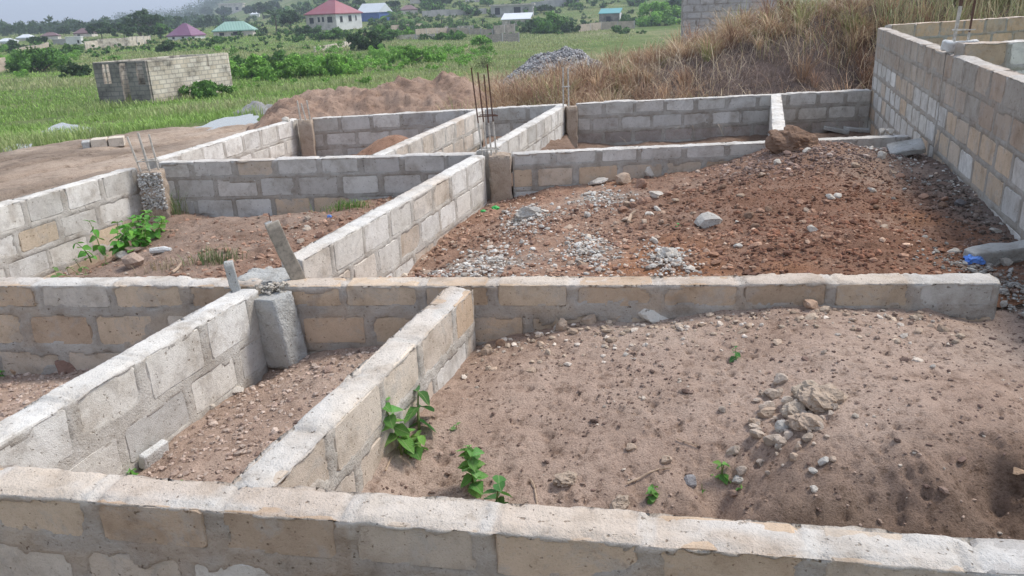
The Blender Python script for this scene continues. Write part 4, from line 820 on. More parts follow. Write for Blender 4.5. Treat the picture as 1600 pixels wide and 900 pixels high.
def plant(px, py, hf, hpx, leafpx, stems, nodes, label, seed, lean=0.15, col=(0.15, 0.33, 0.075), name='seedling', droop=0.35, cat='plant', spread=0.0, top=True):
    r_ = np.random.default_rng(seed); p = hit(px, py, hf); k = pxm(p); H_ = hpx / k; LL = leafpx / k
    root = empty(name, p - np.array([0, 0, .01]), label, cat)
    for s_ in range(stems):
        az = r_.uniform(0, 6.28); ln = lean * r_.uniform(.5, 1.5); h = H_ * r_.uniform(.75, 1.05) if s_ else H_
        bx, by = (r_.normal(0, spread), r_.normal(0, spread)) if stems > 1 else (0, 0)
        f = lambda t: np.array([bx + math.cos(az) * ln * h * t * t, by + math.sin(az) * ln * h * t * t, h * t])
        MB().tube([f(t) for t in np.linspace(0, 1, 5)], [max(.0022, LL * .05) * (1.3 - .8 * t) for t in np.linspace(0, 1, 5)], 5).build('stem', M_STEM, root, True)
        a0 = r_.uniform(0, 6.28)
        for i in range(nodes):
            t = 0.25 + 0.72 * i / max(1, nodes - 1); q = f(t); sc = LL * (1.05 - .45 * t) * r_.uniform(.8, 1.15)
            for d_ in (0, math.pi):
                o = bpy.data.objects.new('leaf', LEAVES[r_.integers(5)]); COL.objects.link(o); o.parent = root
                o.location = q; o.scale = (sc, sc, sc); o.rotation_euler = (r_.normal(.15 - droop * 1.4 * (1 - .6 * t), .3), r_.normal(0, .4), a0 + d_ + i * 1.5 + r_.normal(0, .25))
                g_ = r_.uniform(.75, 1.35) * (1 + .25 * t); o.color = (col[0] * g_ * r_.uniform(.85, 1.2), col[1] * g_, col[2] * g_ * r_.uniform(.8, 1.1), 1)
    return root
plant(628, 712, h1, 126, 36, 1, 10, 'tall leafy seedling growing against the pale tan partition', 1, .22)
plant(655, 672, h1, 56, 44, 1, 3, 'broad leaved shoot just right of the tall seedling', 12, .35, (0.07, 0.2, 0.06))
plant(640, 708, h1, 38, 30, 4, 3, 'low light green sprout at the foot of the tall seedling', 13, .4, (0.14, 0.30, 0.06), spread=.02)
plant(740, 768, h1, 74, 31, 2, 7, 'bushy green seedling above the near wall', 2, .12)
plant(776, 800, h1, 52, 42, 1, 4, 'dark green seedling right beside the bushy one at the near wall', 3, .2, (0.08, 0.22, 0.05))
plant(1128, 744, h1, 24, 24, 2, 2, 'green seedling above the grey angular stone', 4, .1)
plant(1019, 782, h1, 22, 19, 2, 3, 'small seedling in the hollow left of the grey stone', 5, .1)
plant(1097, 768, h1, 14, 10, 1, 1, 'tiny two leaved sprout beside the grey stone', 6, .1, (0.13, 0.34, 0.06))
plant(1158, 766, h1, 9, 12, 1, 2, 'tiny sprout beside the flat grey chip', 7, .1, (0.13, 0.34, 0.06))
plant(1150, 560, h1, 20, 14, 1, 3, 'lone seedling high on the pale sand', 8, .1, (0.06, 0.22, 0.05))
plant(713, 672, h1, 12, 14, 1, 2, 'small weed on the sand right of the tall seedling', 9, .2, (0.12, 0.25, 0.08))
plant(1205, 622, h1, 5, 8, 1, 1, 'minute sprout at the back of the rubble cluster', 10, .2)
plant(206, 745, h2, 14, 17, 1, 3, 'bright sprout at the foot of the near left partition', 14, .1, (0.12, 0.36, 0.04))
plant(287, 757, h2, 9, 15, 1, 2, 'bright sprout in the soil just behind the near wall', 15, .2, (0.12, 0.36, 0.04))
plant(610, 541, h2, 8, 10, 1, 2, 'tiny sprout at the foot of the middle wall', 16, .2, (0.12, 0.32, 0.05))
plant(4, 586, h3, 10, 14, 1, 2, 'green sprout at the left edge below the tan wall', 17, .2, (0.10, 0.36, 0.04))
plant(1060, 354, h5, 7, 8, 1, 2, 'tiny green sprout left of the pale grey rock', 18, .2, (0.06, 0.34, 0.06))
plant(1098, 254, h5, 5, 6, 1, 2, 'tiny sprout high against the tan cross wall', 19, .2, (0.08, 0.30, 0.08))
plant(200, 396, h4, 46, 19, 12, 4, 'leafy green bush against the left outer wall', 20, .55, (0.13, 0.36, 0.05), 'leafy_bush', spread=.12)
plant(238, 372, h4, 38, 17, 9, 4, 'second leafy bush beside the gravelly column', 21, .45, (0.15, 0.36, 0.06), 'leafy_bush', spread=.09)
plant(135, 428, h4, 16, 12, 8, 2, 'creeping pale weed at the foot of the left outer wall', 22, .9, (0.17, 0.28, 0.09), 'creeping_weed', spread=.16)

# ------------------------------------------------------------------ blades of grass
def blades(P, h, w, lean, az, col, curve=0.6):
    """V,T,C arrays of curved blades: two quads (as tris) and a tip"""
    n = len(P); dx, dy = np.cos(az), np.sin(az); px_, py_ = -dy, dx; z = np.zeros(n)
    side_ = np.stack([px_, py_, z], -1) * w[:, None]; fw = np.stack([dx, dy, z], -1); up = np.array([0, 0, 1.0])
    q1 = P + up * (h * .5)[:, None] + fw * (lean * h * .22)[:, None]
    q2 = P + up * (h * (.85 - .15 * lean * curve))[:, None] + fw * (lean * h * .62)[:, None]
    q3 = P + up * (h * (1.0 - .45 * lean * curve))[:, None] + fw * (lean * h * 1.0)[:, None]
    V = np.stack([P - side_ * .5, P + side_ * .5, q1 - side_ * .45, q1 + side_ * .45, q2 - side_ * .28, q2 + side_ * .28, q3], 1)
    T = np.array([(0, 1, 3), (0, 3, 2), (2, 3, 5), (2, 5, 4), (4, 5, 6)])
    T = (T[None] + (np.arange(n) * 7)[:, None, None]).reshape(-1, 3)
    C = np.repeat(np.asarray(col), 7, 0)
    return V.reshape(-1, 3), T, C
def grass_obj(name, P, h, w, lean, col, mat, label=None, cat=None, kind='stuff', seed=0, curve=.6, az=None):
    r_ = np.random.default_rng(seed); n = len(P)
    V, T, C = blades(P, h, w, lean, r_.uniform(0, 6.2832, n) if az is None else az, col, curve)
    return tag(link(name, mesh_np(name, V, T, C), mat), label, cat, kind=kind)
def tuft(px, py, hf, hpx, n, rad, label, seed, pal=((0.12, 0.24, 0.05), (0.2, 0.28, 0.09))):
    r_ = np.random.default_rng(seed); p = hit(px, py, hf); q = r_.normal(0, rad, (n, 2)); P_ = np.stack([p[0] + q[:, 0], p[1] + q[:, 1] * .6, np.full(n, p[2] - .01)], -1)
    P_[:, 2] = hf(P_[:, 0], P_[:, 1]); H_ = hpx / pxm(p)
    grass_obj('grass_tuft', P_, H_ * r_.uniform(.4, 1.1, n), np.full(n, .006), r_.uniform(.2, 1.0, n), cols(r_, n, pal, [1] * len(pal)), M_GRASS, label, 'grass tuft', 'thing', seed)
tuft(541, 325, h4, 16, 220, .13, 'green grass tuft at the foot of the grey cross wall', 31)
tuft(338, 410, h4, 26, 160, .10, 'grey green grass tuft in the middle of the bush room', 32, ((0.13, 0.19, 0.07), (0.25, 0.24, 0.13)))
tuft(268, 335, h4, 40, 110, .07, 'thin wispy grass beside the gravelly column', 33, ((0.16, 0.26, 0.09), (0.25, 0.27, 0.13)))
tuft(12, 897, h0, 22, 60, .06, 'straw coloured grass in front of the near wall, bottom left', 34, ((0.42, 0.34, 0.2), (0.16, 0.2, 0.06)))
tuft(258, 420, h4, 14, 80, .12, 'dry grass wisps by the bent stick', 35, ((0.3, 0.24, 0.14), (0.36, 0.3, 0.2)))

# ------------------------------------------------------------------ track, puddles, heaps
TA, TB = bp(0, 229, -1.1), bp(430, 153, -1.3)
td = (TB - TA)[:2] / np.linalg.norm((TB - TA)[:2])
def tside(x, y): return (x - TA[0]) * td[1] - (y - TA[1]) * td[0]      # positive towards the walls
def tz(x, y):
    s_ = tside(x, y) + 0.8 * fbm(x * .35, y * .35, 71, 4) + .4 * fbm(x * 1.6, y * 1.6, 72, 3); m_ = sst(-.7, .5, s_)
    rut = np.abs(np.sin((x - 0.235 * y) * 2.4 + .5 * fbm(x * .3, y * .3, 73, 2)))
    return gz(x, y) - .16 + .29 * m_ + m_ * (.05 * fbm(x * 1.1, y * 1.1, 74, 4) + .035 * fbm(x * 5, y * 3, 75, 3, .6) - .10 * (1 - sst(0, .55, rut)) * sst(.5, 2.5, s_))
def ttint(x, y):
    w_ = sst(.0, .35, fbm(x * .6, y * .35, 76, 4)); rt = (1 - sst(0, .6, np.abs(np.sin((x - 0.235 * y) * 2.4 + .5 * fbm(x * .3, y * .3, 73, 2))))) * sst(.3, 2, tside(x, y)) * (.6 + .5 * fbm(x * 1.5, y * .6, 77, 3)); return np.ones(x.shape + (3,)) * (1 - .3 * w_[..., None]) * (1 - .45 * np.clip(rt, 0, 1)[..., None]) * np.array([1, .98, .95])  # ruts darkened in the colour, painting shade into the shallow grooves
patch('dirt_track', tz, (-17, 1.0), (5.0, 24.0), 0.085, M_TRACK, ttint, lambda x, y: (side('A4', 0.1)(x, y) < 0) & (tside(x, y) > -1.6) | ((y > 13.0) & (tside(x, y) > -1.6) & (side('B4L', .1)(x, y) < 0)))
# blocks lying on the track
pt = hit(172, 227, tz, 8, 40); root = empty('block_row', (pt[0], pt[1], pt[2] - .03), 'two pale blocks mortared together lying on the dirt track', 'blocks', rz=0.35)
for i in range(2):
    o = bpy.data.objects.new('block', BLOCKS[i]); COL.objects.link(o); o.parent = root; o.location = (-.2 + i * .36, 0, .11); o.scale = (.33, .4, .2); o.color = (0.60, 0.52, 0.42, 1)
o = rough_box('broken_end', .16, .36, .18, M_CONC, root, 46, .02, 8); o.location = (-.47, 0, 0)
def puddle(pix, dz, label, seed):
    pts = [hit(a_, b_, gz, 8, 60) for a_, b_ in pix]; c_ = np.mean(pts, 0); n = len(pts) * 6; V = [(c_[0], c_[1], c_[2] + dz)]
    for i in range(n):
        t = i / 6; a_, b_ = pts[int(t) % len(pts)], pts[(int(t) + 1) % len(pts)]; q = a_ + (b_ - a_) * (t % 1); k = 1 + .12 * float(fbm(i * .9, seed, seed, 2))
        V.append((c_[0] + (q[0] - c_[0]) * k, c_[1] + (q[1] - c_[1]) * k, c_[2] + dz))
    me = bpy.data.meshes.new('puddle'); me.from_pydata(V, [], [(0, i + 1, (i + 1) % n + 1) for i in range(n)]); me.update(); tag(link('puddle', me, M_WATER), kind='structure')
puddle([(246, 226), (300, 209), (345, 200), (398, 193), (408, 199), (360, 209), (310, 220), (280, 227)], .092, '', 3)
puddle([(66, 212), (100, 203), (146, 205), (150, 214), (110, 218), (80, 218)], .05, '', 4)
puddle([(0, 243), (20, 236), (52, 234), (50, 240), (15, 248)], .09, '', 5)
def heap(name, label, px, py, Y, wx, wy, hh, mat, seed, cat='heap', res=.05, rough=.06, ridges=None, tint=None):
    c_ = at_depth(px, py, Y); z0 = float(gz(c_[0], c_[1])) - .1
    def hf(x, y):
        d = np.hypot((x - c_[0]) / wx, (y - c_[1]) / wy); z = hh * (1 - np.minimum(d, 1) ** 1.7) * (1 + .25 * fbm(x * 1.1, y * 1.1, seed, 3))
        for ox, oy, rx, ry, rh in ridges or []: z = np.maximum(z, rh * (1 - np.minimum(1, np.hypot((x - c_[0] - ox) / rx, (y - c_[1] - oy) / ry)) ** 1.5))
        return z0 + z + (z > .02) * (rough * fbm(x * 3.2, y * 3.2, seed + 2, 5, .62) + rough * .4 * fbm(x * 11, y * 11, seed + 4, 3)) - .06
    ex = max([wx] + [abs(o_[0]) + o_[2] for o_ in ridges or []]); ey = max([wy] + [abs(o_[1]) + o_[3] for o_ in ridges or []])
    xs_ = np.arange(c_[0] - ex, c_[0] + ex, res); ys_ = np.arange(c_[1] - ey, c_[1] + ey, res); X_, Y_ = np.meshgrid(xs_, ys_, indexing='ij')
    me = mesh_np(name, np.stack([X_, Y_, hf(X_, Y_)], -1), grid_faces(*X_.shape), np.ones((X_.size, 3)) * (tint or (1, 1, 1)), smooth=True)
    return tag(link(name, me, mat), label, cat), hf, c_
CR = np.array([at_depth(px, py, 17.2) for px, py in ((330, 197), (390, 176), (440, 150), (490, 134), (540, 127), (575, 126), (600, 129), (640, 118), (690, 113), (735, 128), (780, 165))])
def soil_h(x, y):
    cr = np.interp(x, CR[:, 0], CR[:, 2] - gz(0, 17.2), left=0.0) * sst(-6.6, -4.6, x); dy = (y - 17.3 - .25 * (x + 2) * .4 + .5 * fbm(x * .7, y * .7, 86, 3)) / np.where(y < 17.3, 2.5, 2.0)
    z = np.maximum(cr, 0) * (1 - np.minimum(1, np.abs(dy)) ** 1.35)
    return gz(x, y) - .05 + z + sst(.03, .3, z) * (.16 * fbm(x * 1.3, y * 1.3, 87, 3) + .17 * fbm(x * 3.2, y * 3.2, 88, 4, .6) + .07 * fbm(x * 9, y * 9, 89, 3, .6))
X, Y = np.meshgrid(np.arange(-8.2, 0.6, .045), np.arange(14.2, 20, .045), indexing='ij'); ok_ = (side('B4L', .3)(X, Y) < 0) & (soil_h(X, Y) > gz(X, Y) - .04); Fq = grid_faces(*X.shape); Fq = Fq[ok_.ravel()[Fq].all(1)]
us = np.unique(Fq); mp = np.full(X.size, -1); mp[us] = np.arange(len(us))
tag(link('soil_heap', mesh_np('soil_heap', np.stack([X, Y, soil_h(X, Y)], -1).reshape(-1, 3)[us], mp[Fq], np.ones((len(us), 3)) * (1.12, 1.1, 1.08), smooth=True), M_BROWN), 'long heap of dug brown soil behind the rear left wall', 'soil heap')
o, ghf, gc = heap('gravel_heap', 'pale grey crushed stone heap behind the dry grass', 885, 80, 22.0, 2.9, 2.3, 1.5, M_CONC, 82, 'gravel heap', .08, .06, [(-.9, .2, 1.7, 1.6, 1.2), (.7, 0, 1.2, 1.3, 1.35)])
rr = np.random.default_rng(83); n = 9000; x = rr.uniform(gc[0] - 2.6, gc[0] + 2.2, n); y = rr.uniform(gc[1] - 2.2, gc[1] + 1.0, n); z = ghf(x, y); k = z > gz(x, y) + .02
P = np.stack([x, y, z], -1)[k]; gch = pebbles('crushed_stone', P, rr.uniform(.025, .05, len(P)), cols(rr, len(P), [(0.36, 0.35, 0.345), (0.18, 0.175, 0.175), (0.46, 0.445, 0.43)], [3, 2.5, 1.5]), None, None, .9, 84); gch.parent = o
heap('rubble_heap', 'small grey heap in the grass right of the ruined block house', 396, 150, 30.5, .95, .8, .55, M_FLINT, 85, 'heap', .06, .12, [(.5, .2, .6, .6, .5), (-.55, 0, .6, .5, .35)])

# ------------------------------------------------------------------ dry grass bank behind the rear wall
def bkz(x, y):
    A_ = np.interp(x, [-3, -1.2, 1, 3.0, 4.6, 6.0, 7.5, 10, 16], [0.0, .3, .62, .9, 1.35, 1.75, 2.15, 2.5, 2.6])
    yy = y - np.interp(x, [-3, 4, 8, 14], [0, 0, .6, 2.2])
    k = sst(13.9, 18.6, yy) * (1 - sst(20.5, 30, yy) * np.interp(x, [0, 5, 9], [1, .75, .3])) * sst(46, 34, yy)
    return gz(x, y) + A_ * k + k * (.13 * fbm(x * .9, y * .9, 91, 4) + .05 * fbm(x * 4, y * 4, 92, 3)) - .12 * (1 - sst(-3, -1.6, x))
M_BANK = soilmat('bank soil', (0.085, 0.065, 0.055), (0.14, 0.105, 0.09), (0.20, 0.15, 0.125), .5)
patch('earth_bank', bkz, (-3.4, 22), (13.2, 46), 0.16, M_BANK, None, lambda x, y: np.where(x > 6.2, side('B5', .1)(x, y) < 0, np.where(x > 1.0, side('B4R', .1)(x, y) < 0, side('B4L', .1)(x, y) < 0)))
HAY = [(0.44, 0.30, 0.19), (0.36, 0.235, 0.15), (0.53, 0.395, 0.255), (0.25, 0.15, 0.10), (0.32, 0.21, 0.15)]
def bank_pts(n, seed, keep, yr=(13.9, 24), az=(-7, 46)):
    r_ = np.random.default_rng(seed); a_ = np.radians(r_.uniform(*az, n)); rr_ = np.exp(r_.uniform(math.log(yr[0]), math.log(yr[1]), n)); x = rr_ * np.sin(a_); y = rr_ * np.cos(a_)
    ok = (side('B4R', 0.25)(x, y) < 0) & (side('B4L', 0.25)(x, y) < 0) & ((x < 6.2) | (side('B5', .25)(x, y) < 0)) & keep(x, y, r_)
    x, y = x[ok], y[ok]; return np.stack([x, y, bkz(x, y) - .02], -1), r_
# bare dark patches low on the bank
def bare(x, y): return sst(.0, .35, fbm(x * .55 + 3, y * .55, 93, 3) + .55 * np.exp(-((x - 5.3) / 1.7) ** 2 - ((y - 16.2) / 1.6) ** 2) - .15)
def clumped(P, r_, cell, amp):
    """per-clump lean direction, strength and tone so that the grass falls in tussocks"""
    ix = np.floor(P[:, 0] / cell + .6 * vn(P[:, 0] * 2, P[:, 1] * 2, 7)); iy = np.floor(P[:, 1] / cell + .6 * vn(P[:, 0] * 2 + 9, P[:, 1] * 2, 8)); z_ = np.zeros_like(ix)
    return 6.2832 * _h(ix, iy, z_, 5) + r_.normal(0, amp, len(P)), _h(ix, iy, z_, 6), _h(ix, iy, z_, 9)
P, r_ = bank_pts(34000, 94, lambda x, y, r_: (x > -1.5 + .6 * r_.random(len(x))) & (r_.random(len(x)) > .97 * sst(0, .75, bare(x, y))))
n = len(P); az_, k1_, k2_ = clumped(P, r_, .42, .9)
grass_obj('dry_grass', P, r_.uniform(.12, .5, n) * (.5 + .9 * k1_) * (1 + .5 * sst(1.3, .3, P[:, 0])), r_.uniform(.005, .011, n) * np.hypot(P[:, 0], P[:, 1]) / 15, r_.uniform(.3, 1.6, n) + .5 * k2_, cols(r_, n, HAY, [3, 3, 2.5, 2, 2]) * (.7 + .5 * k2_)[:, None], M_HAY, 'mass of dry brown grass on the bank behind the rear wall', 'dry grass', seed=95, az=az_)
Cn, r_ = bank_pts(760, 120, lambda x, y, r_: (x > -1.5) & (r_.random(len(x)) > .8 * sst(.2, .9, bare(x, y)))); Cx, r2_ = bank_pts(420, 122, lambda x, y, r_: (x > -1.9) & (x < 2.2) & (y < 18.5), az=(-8, 9)); Cn = np.vstack([Cn, Cx]); m_ = len(Cn); per_ = 75
idx = np.repeat(np.arange(m_), per_); n = len(idx); sz_ = r_.lognormal(math.log(.5), .32, m_).clip(.22, .95); az_ = r_.uniform(0, 6.2832, n); ro = .13 * sz_[idx] * np.sqrt(r_.random(n))
P = np.stack([Cn[idx, 0] + ro * np.cos(az_), Cn[idx, 1] + ro * np.sin(az_), np.zeros(n)], -1); P[:, 2] = bkz(P[:, 0], P[:, 1]) - .02
tone = np.array(HAY)[r_.integers(0, 5, m_)] * r_.normal(1.05, .2, (m_, 1)).clip(.6, 1.5)
grn = (r_.random(m_) < .13)[:, None]; tone = np.where(grn, np.array([0.33, 0.33, 0.15]), tone)
grass_obj('dry_tussocks', P, sz_[idx] * r_.uniform(.5, 1.15, n), r_.uniform(.005, .010, n) * np.hypot(P[:, 0], P[:, 1]) / 15, r_.uniform(.15, 1.5, n), tone[idx] * r_.normal(1, .2, (n, 1)).clip(.5, 1.6), M_HAY, 'tussocks of long dry grass crowding the bank', 'dry grass', seed=121, az=az_ + r_.normal(0, .6, n))
P, r_ = bank_pts(30000, 96, lambda x, y, r_: (bare(x, y) > .25))
n = len(P); grass_obj('dead_stalks', P, r_.uniform(.12, .4, n), r_.uniform(.006, .012, n), r_.uniform(.6, 1.8, n), cols(r_, n, [(0.25, 0.19, 0.165), (0.36, 0.28, 0.235), (0.16, 0.115, 0.095), (0.46, 0.36, 0.26)], [2, 2, 1.5, 1]), M_HAY, 'flattened grey dead stalks over the dark soil of the bank', 'dead stalks', seed=97)
P, r_ = bank_pts(7000, 104, lambda x, y, r_: (x > -1) & (fbm(x * .8, y * .8, 105, 3) > -.1))
n = len(P); grass_obj('straw', P, r_.uniform(.3, .95, n), r_.uniform(.006, .011, n), r_.uniform(.5, 2.0, n), cols(r_, n, [(0.60, 0.49, 0.34), (0.55, 0.45, 0.33)], [1, 1]), M_HAY, 'bright bleached straws arching out of the dry grass bank', 'straw', seed=106)
P, r_ = bank_pts(5000, 98, lambda x, y, r_: (fbm(x * .5, y * .5, 99, 3) > .12) & (y > 16.0) & (x > 1.8) & (x < 8))
n = len(P); grass_obj('green_dry_grass', P, r_.uniform(.25, .75, n), r_.uniform(.006, .012, n), r_.uniform(.3, 1.3, n), cols(r_, n, [(0.30, 0.30, 0.13), (0.36, 0.31, 0.15), (0.22, 0.25, 0.09)], [2, 2, 2]), M_HAY, 'olive green grass mixed into the upper bank', 'grass', seed=100)
P, r_ = bank_pts(10000, 101, lambda x, y, r_: (x > 8.0 + r_.normal(0, .5, len(x))) & (y > 14.5), (15, 24), (24, 46))
n = len(P); grass_obj('tall_reeds', P, r_.uniform(.45, 1.25, n), r_.uniform(.008, .017, n), r_.uniform(.05, .9, n), cols(r_, n, [(0.33, 0.36, 0.18), (0.44, 0.42, 0.25), (0.25, 0.29, 0.13), (0.56, 0.48, 0.31)], [3, 3, 1.5, 2.5]), M_HAY, 'tall grey green reeds behind the right hand rooms', 'reeds', seed=102)

# ------------------------------------------------------------------ the green field
RUIN_C = at_depth(250, 130, 44)
def field_pts(n, seed, r0, r1, az, keep):
    r_ = np.random.default_rng(seed); a_ = np.radians(r_.uniform(*az, n)); rr_ = np.exp(r_.uniform(math.log(r0), math.log(r1), n)); x = rr_ * np.sin(a_); y = rr_ * np.cos(a_)
    ok = keep(x, y, r_); x, y = x[ok], y[ok]; return np.stack([x, y, gz(x, y) - .02], -1), r_
def offtrack(x, y, r_): return (tside(x, y) < -.35 + 1.6 * fbm(x * .45, y * .45, 111, 4)) & (fbm(x / 5, y / 5, 117, 4) < .33 + .25 * r_.random(len(x))) & ((np.hypot(x - gc[0], y - gc[1]) > 2.0))
P, r_ = field_pts(230000, 112, 14, 420, (-36, 9), offtrack); n = len(P); rd = np.hypot(P[:, 0], P[:, 1])
pt_ = fbm(P[:, 0] / 7, P[:, 1] / 7, 113, 3)
ca = cols(r_, n, [(0.25, 0.39, 0.085), (0.31, 0.44, 0.12), (0.20, 0.31, 0.075)], [2, 2, 1]); cb = cols(r_, n, [(0.36, 0.38, 0.17), (0.43, 0.41, 0.23), (0.28, 0.33, 0.13)], [2, 1, 2])
ca = ca * (1 + .35 * fbm(P[:, 0] / 3, P[:, 1] / 3, 118, 3))[:, None]; az_ = np.degrees(np.arctan2(P[:, 0], P[:, 1])); wy = sst(.0, .5, pt_ * .8 + .35 * sst(-14, -2, az_) + .02 + .25 * sst(35, 80, rd))[:, None]
grass_obj('field_grass', P, r_.uniform(.08, .36, n) * (.75 + .9 * sst(-.1, .5, pt_)), rd * r_.uniform(.0005, .0011, n), r_.uniform(.2, 1.0, n), ca * (1 - wy) + cb * wy, M_GRASS, 'lush green field grass left of the building site', 'grass', seed=114)

# ------------------------------------------------------------------ foliage makers
def leafcloud(blobs, n, size, pal, seed, squash=.8):
    """many small leaf faces spread through lumpy blobs: (cx,cy,cz,r)"""
    r_ = np.random.default_rng(seed); B = np.array(blobs); w_ = B[:, 3] ** 2; i = r_.choice(len(B), n, p=w_ / w_.sum())
    d = r_.normal(size=(n, 3)); d /= np.linalg.norm(d, axis=1)[:, None]; rad = B[i, 3] * r_.uniform(.35, 1.05, n) ** .6
    c = B[i, :3] + d * rad[:, None] * np.array([1, 1, squash])
    a_ = r_.normal(size=(n, 3)); a_ /= np.linalg.norm(a_, axis=1)[:, None]; b_ = np.cross(a_, d + .3 * r_.normal(size=(n, 3))); b_ /= np.linalg.norm(b_, axis=1)[:, None] + 1e-9
    s_ = size * r_.uniform(.6, 1.4, n)[:, None]
    V = np.stack([c - a_ * s_, c + b_ * s_ * .45, c + a_ * s_, c - b_ * s_ * .45], 1).reshape(-1, 3)
    F4 = np.arange(n * 4).reshape(n, 4); bc = r_.normal(1, .16, len(B))
    C = cols(r_, n, pal, [1] * len(pal)) * bc[i][:, None]
    return V, F4, np.repeat(C, 4, 0)
GR = [(0.11, 0.23, 0.045), (0.15, 0.29, 0.06), (0.085, 0.18, 0.04)]
LG = [(0.20, 0.39, 0.065), (0.26, 0.46, 0.09), (0.15, 0.30, 0.05)]
DG = [(0.035, 0.075, 0.02), (0.05, 0.10, 0.028), (0.07, 0.12, 0.04)]
OL = [(0.13, 0.17, 0.06), (0.17, 0.20, 0.08), (0.10, 0.13, 0.05)]
def bush(px, py, wpx, hpx, pal, label, seed, n=1300, name='bush', hf=gz, cat='bush', y0=10, leaf=None):
    p = hit(px, py, hf, y0, 900); k = pxm(p); w_, h_ = wpx / k / 2, hpx / k; r_ = np.random.default_rng(seed); bl = []
    for _ in range(38):
        a_ = r_.uniform(0, 6.28); q = r_.uniform(0, 1.0); bl.append((math.cos(a_) * q * w_, math.sin(a_) * q * w_ * .8, h_ * r_.uniform(.08, .85) * (1.1 - .6 * q), min(w_, h_) * r_.uniform(.12, .30)))
    root = empty(name, p, label, cat); V, F4, C = leafcloud(bl, n, leaf or max(.05, 2.6 / k), pal, seed)
    link('foliage', mesh_np('foliage', V, F4, C), M_LEAFV, root)
    mb = MB()
    for _ in range(4): mb.tube([(r_.normal(0, w_ * .1), r_.normal(0, w_ * .1), -.05), (r_.normal(0, w_ * .3), r_.normal(0, w_ * .2), h_ * .6)], [h_ * .03, h_ * .012], 5)
    mb.build('stems', M_BARK, root); return root
def tree(px, py, wpx, hpx, pal, label, seed, n=2200, name='tree', Y=None, trunk=.35, cat='tree', group=None):
    p = hit(px, py, gz, 20, 1900) if Y is None else at_depth(px, py, Y)
    if Y is not None: p[2] = float(gz(p[0], p[1]))
    k = pxm(p); w_, h_ = wpx / k / 2, hpx / k; r_ = np.random.default_rng(seed); bl = []; mb = MB()
    mb.tube([(0, 0, -.2), (r_.normal(0, .02) * h_, 0, h_ * .35), (r_.normal(0, .04) * h_, 0, h_ * .75)], [h_ * .035, h_ * .026, h_ * .01], 7)
    for _ in range(40):
        a_ = r_.uniform(0, 6.28); q = r_.uniform(.1, .95); c_ = (math.cos(a_) * q * w_, math.sin(a_) * q * w_, h_ * (trunk + (1 - trunk) * r_.uniform(.15, .85) * (1.12 - .4 * q)))
        bl.append((*c_, min(w_, h_ * .5) * r_.uniform(.13, .32)))
        if len(bl) % 3 == 0: mb.tube([(0, 0, h_ * .35), (c_[0] * .5, c_[1] * .5, c_[2] * .75), c_], [h_ * .015, h_ * .01, h_ * .004], 5)
    root = empty(name, p, label, cat, group); mb.build('trunk', M_BARK, root)
    V, F4, C = leafcloud(bl, n, max(.12, 2.4 / k), pal, seed); link('crown', mesh_np('crown', V, F4, C), M_LEAFV, root); return root
def palm(px, py, wpx, hpx, label, seed, nf=15, trunk=.6, pal=DG):
    p = hit(px, py, gz, 20, 900); k = pxm(p); L_ = wpx / k / 2; h_ = hpx / k * trunk; r_ = np.random.default_rng(seed); root = empty('palm_tree', p, label, 'palm')
    if trunk > .15: MB().tube([(0, 0, -.2), (.05 * h_, 0, h_ * .5), (.03 * h_, 0, h_)], [.2, .16, .14], 7).build('trunk', M_BARK, root)
    for f_ in range(nf):
        a_ = f_ * 2.4 + r_.normal(0, .2); el = r_.uniform(.1, 1.2); V = []; T = []
        for i in range(14):
            t = i / 13; x_ = L_ * t * math.cos(el) * 1.15; z_ = h_ + L_ * (t * math.sin(el) * 1.1 - .75 * t * t)
            for s_ in (-1, 1):
                lw = L_ * .30 * math.sin(math.pi * min(1, .12 + t * .9)); b_ = len(V)
                V += [(x_, 0, z_), (x_ + L_ * .08, 0, z_ - .01), (x_ + lw * .5, s_ * lw, z_ - lw * .35)]; T.append((b_, b_ + 1, b_ + 2))
        V = np.array(V); ca_, sa_ = math.cos(a_), math.sin(a_); V = np.stack([V[:, 0] * ca_ - V[:, 1] * sa_, V[:, 0] * sa_ + V[:, 1] * ca_, V[:, 2]], -1)
        link('frond', mesh_np('frond', V, T, np.ones((len(V), 3)) * np.array(pal[f_ % len(pal)]) * r_.uniform(.8, 1.3)), M_LEAFV, root)
    return root

# ------------------------------------------------------------------ far walls and houses
def brickmat(name, c1, c2, mo, bw=.48, bh=.24, var=.3, msize=.02):
    m, nt, b_ = mat_new(name); tc = N(nt, 'ShaderNodeTexCoord').outputs['Object']; sp = N(nt, 'ShaderNodeSeparateXYZ'); nt.links.new(tc, sp.inputs[0])
    cb_ = N(nt, 'ShaderNodeCombineXYZ'); nt.links.new(math2(nt, 'ADD', sp.outputs[0], sp.outputs[1]), cb_.inputs[0]); nt.links.new(sp.outputs[2], cb_.inputs[1])
    br = N(nt, 'ShaderNodeTexBrick'); nt.links.new(cb_.outputs[0], br.inputs[0]); br.inputs['Color1'].default_value = (*c1, 1); br.inputs['Color2'].default_value = (*c2, 1); br.inputs['Mortar'].default_value = (*mo, 1)
    br.inputs['Scale'].default_value = 1.0; br.inputs['Brick Width'].default_value = bw; br.inputs['Row Height'].default_value = bh; br.inputs['Mortar Size'].default_value = msize; br.inputs['Mortar Smooth'].default_value = .3
    n1 = noise(nt, .9, 6, .7, wpos(nt)); c = mix(nt, 1.0, br.outputs['Color'], ramp(nt, n1, [(.3, (1 - var * 1.5,) * 3), (.5, (1, 1, 1)), (.72, (1 + var * .6,) * 3)]), 'MULTIPLY')
    nt.links.new(c, b_.inputs['Base Color']); b_.inputs['Roughness'].default_value = .95; bump(nt, b_, br.outputs['Fac'], -.6, .02); return m
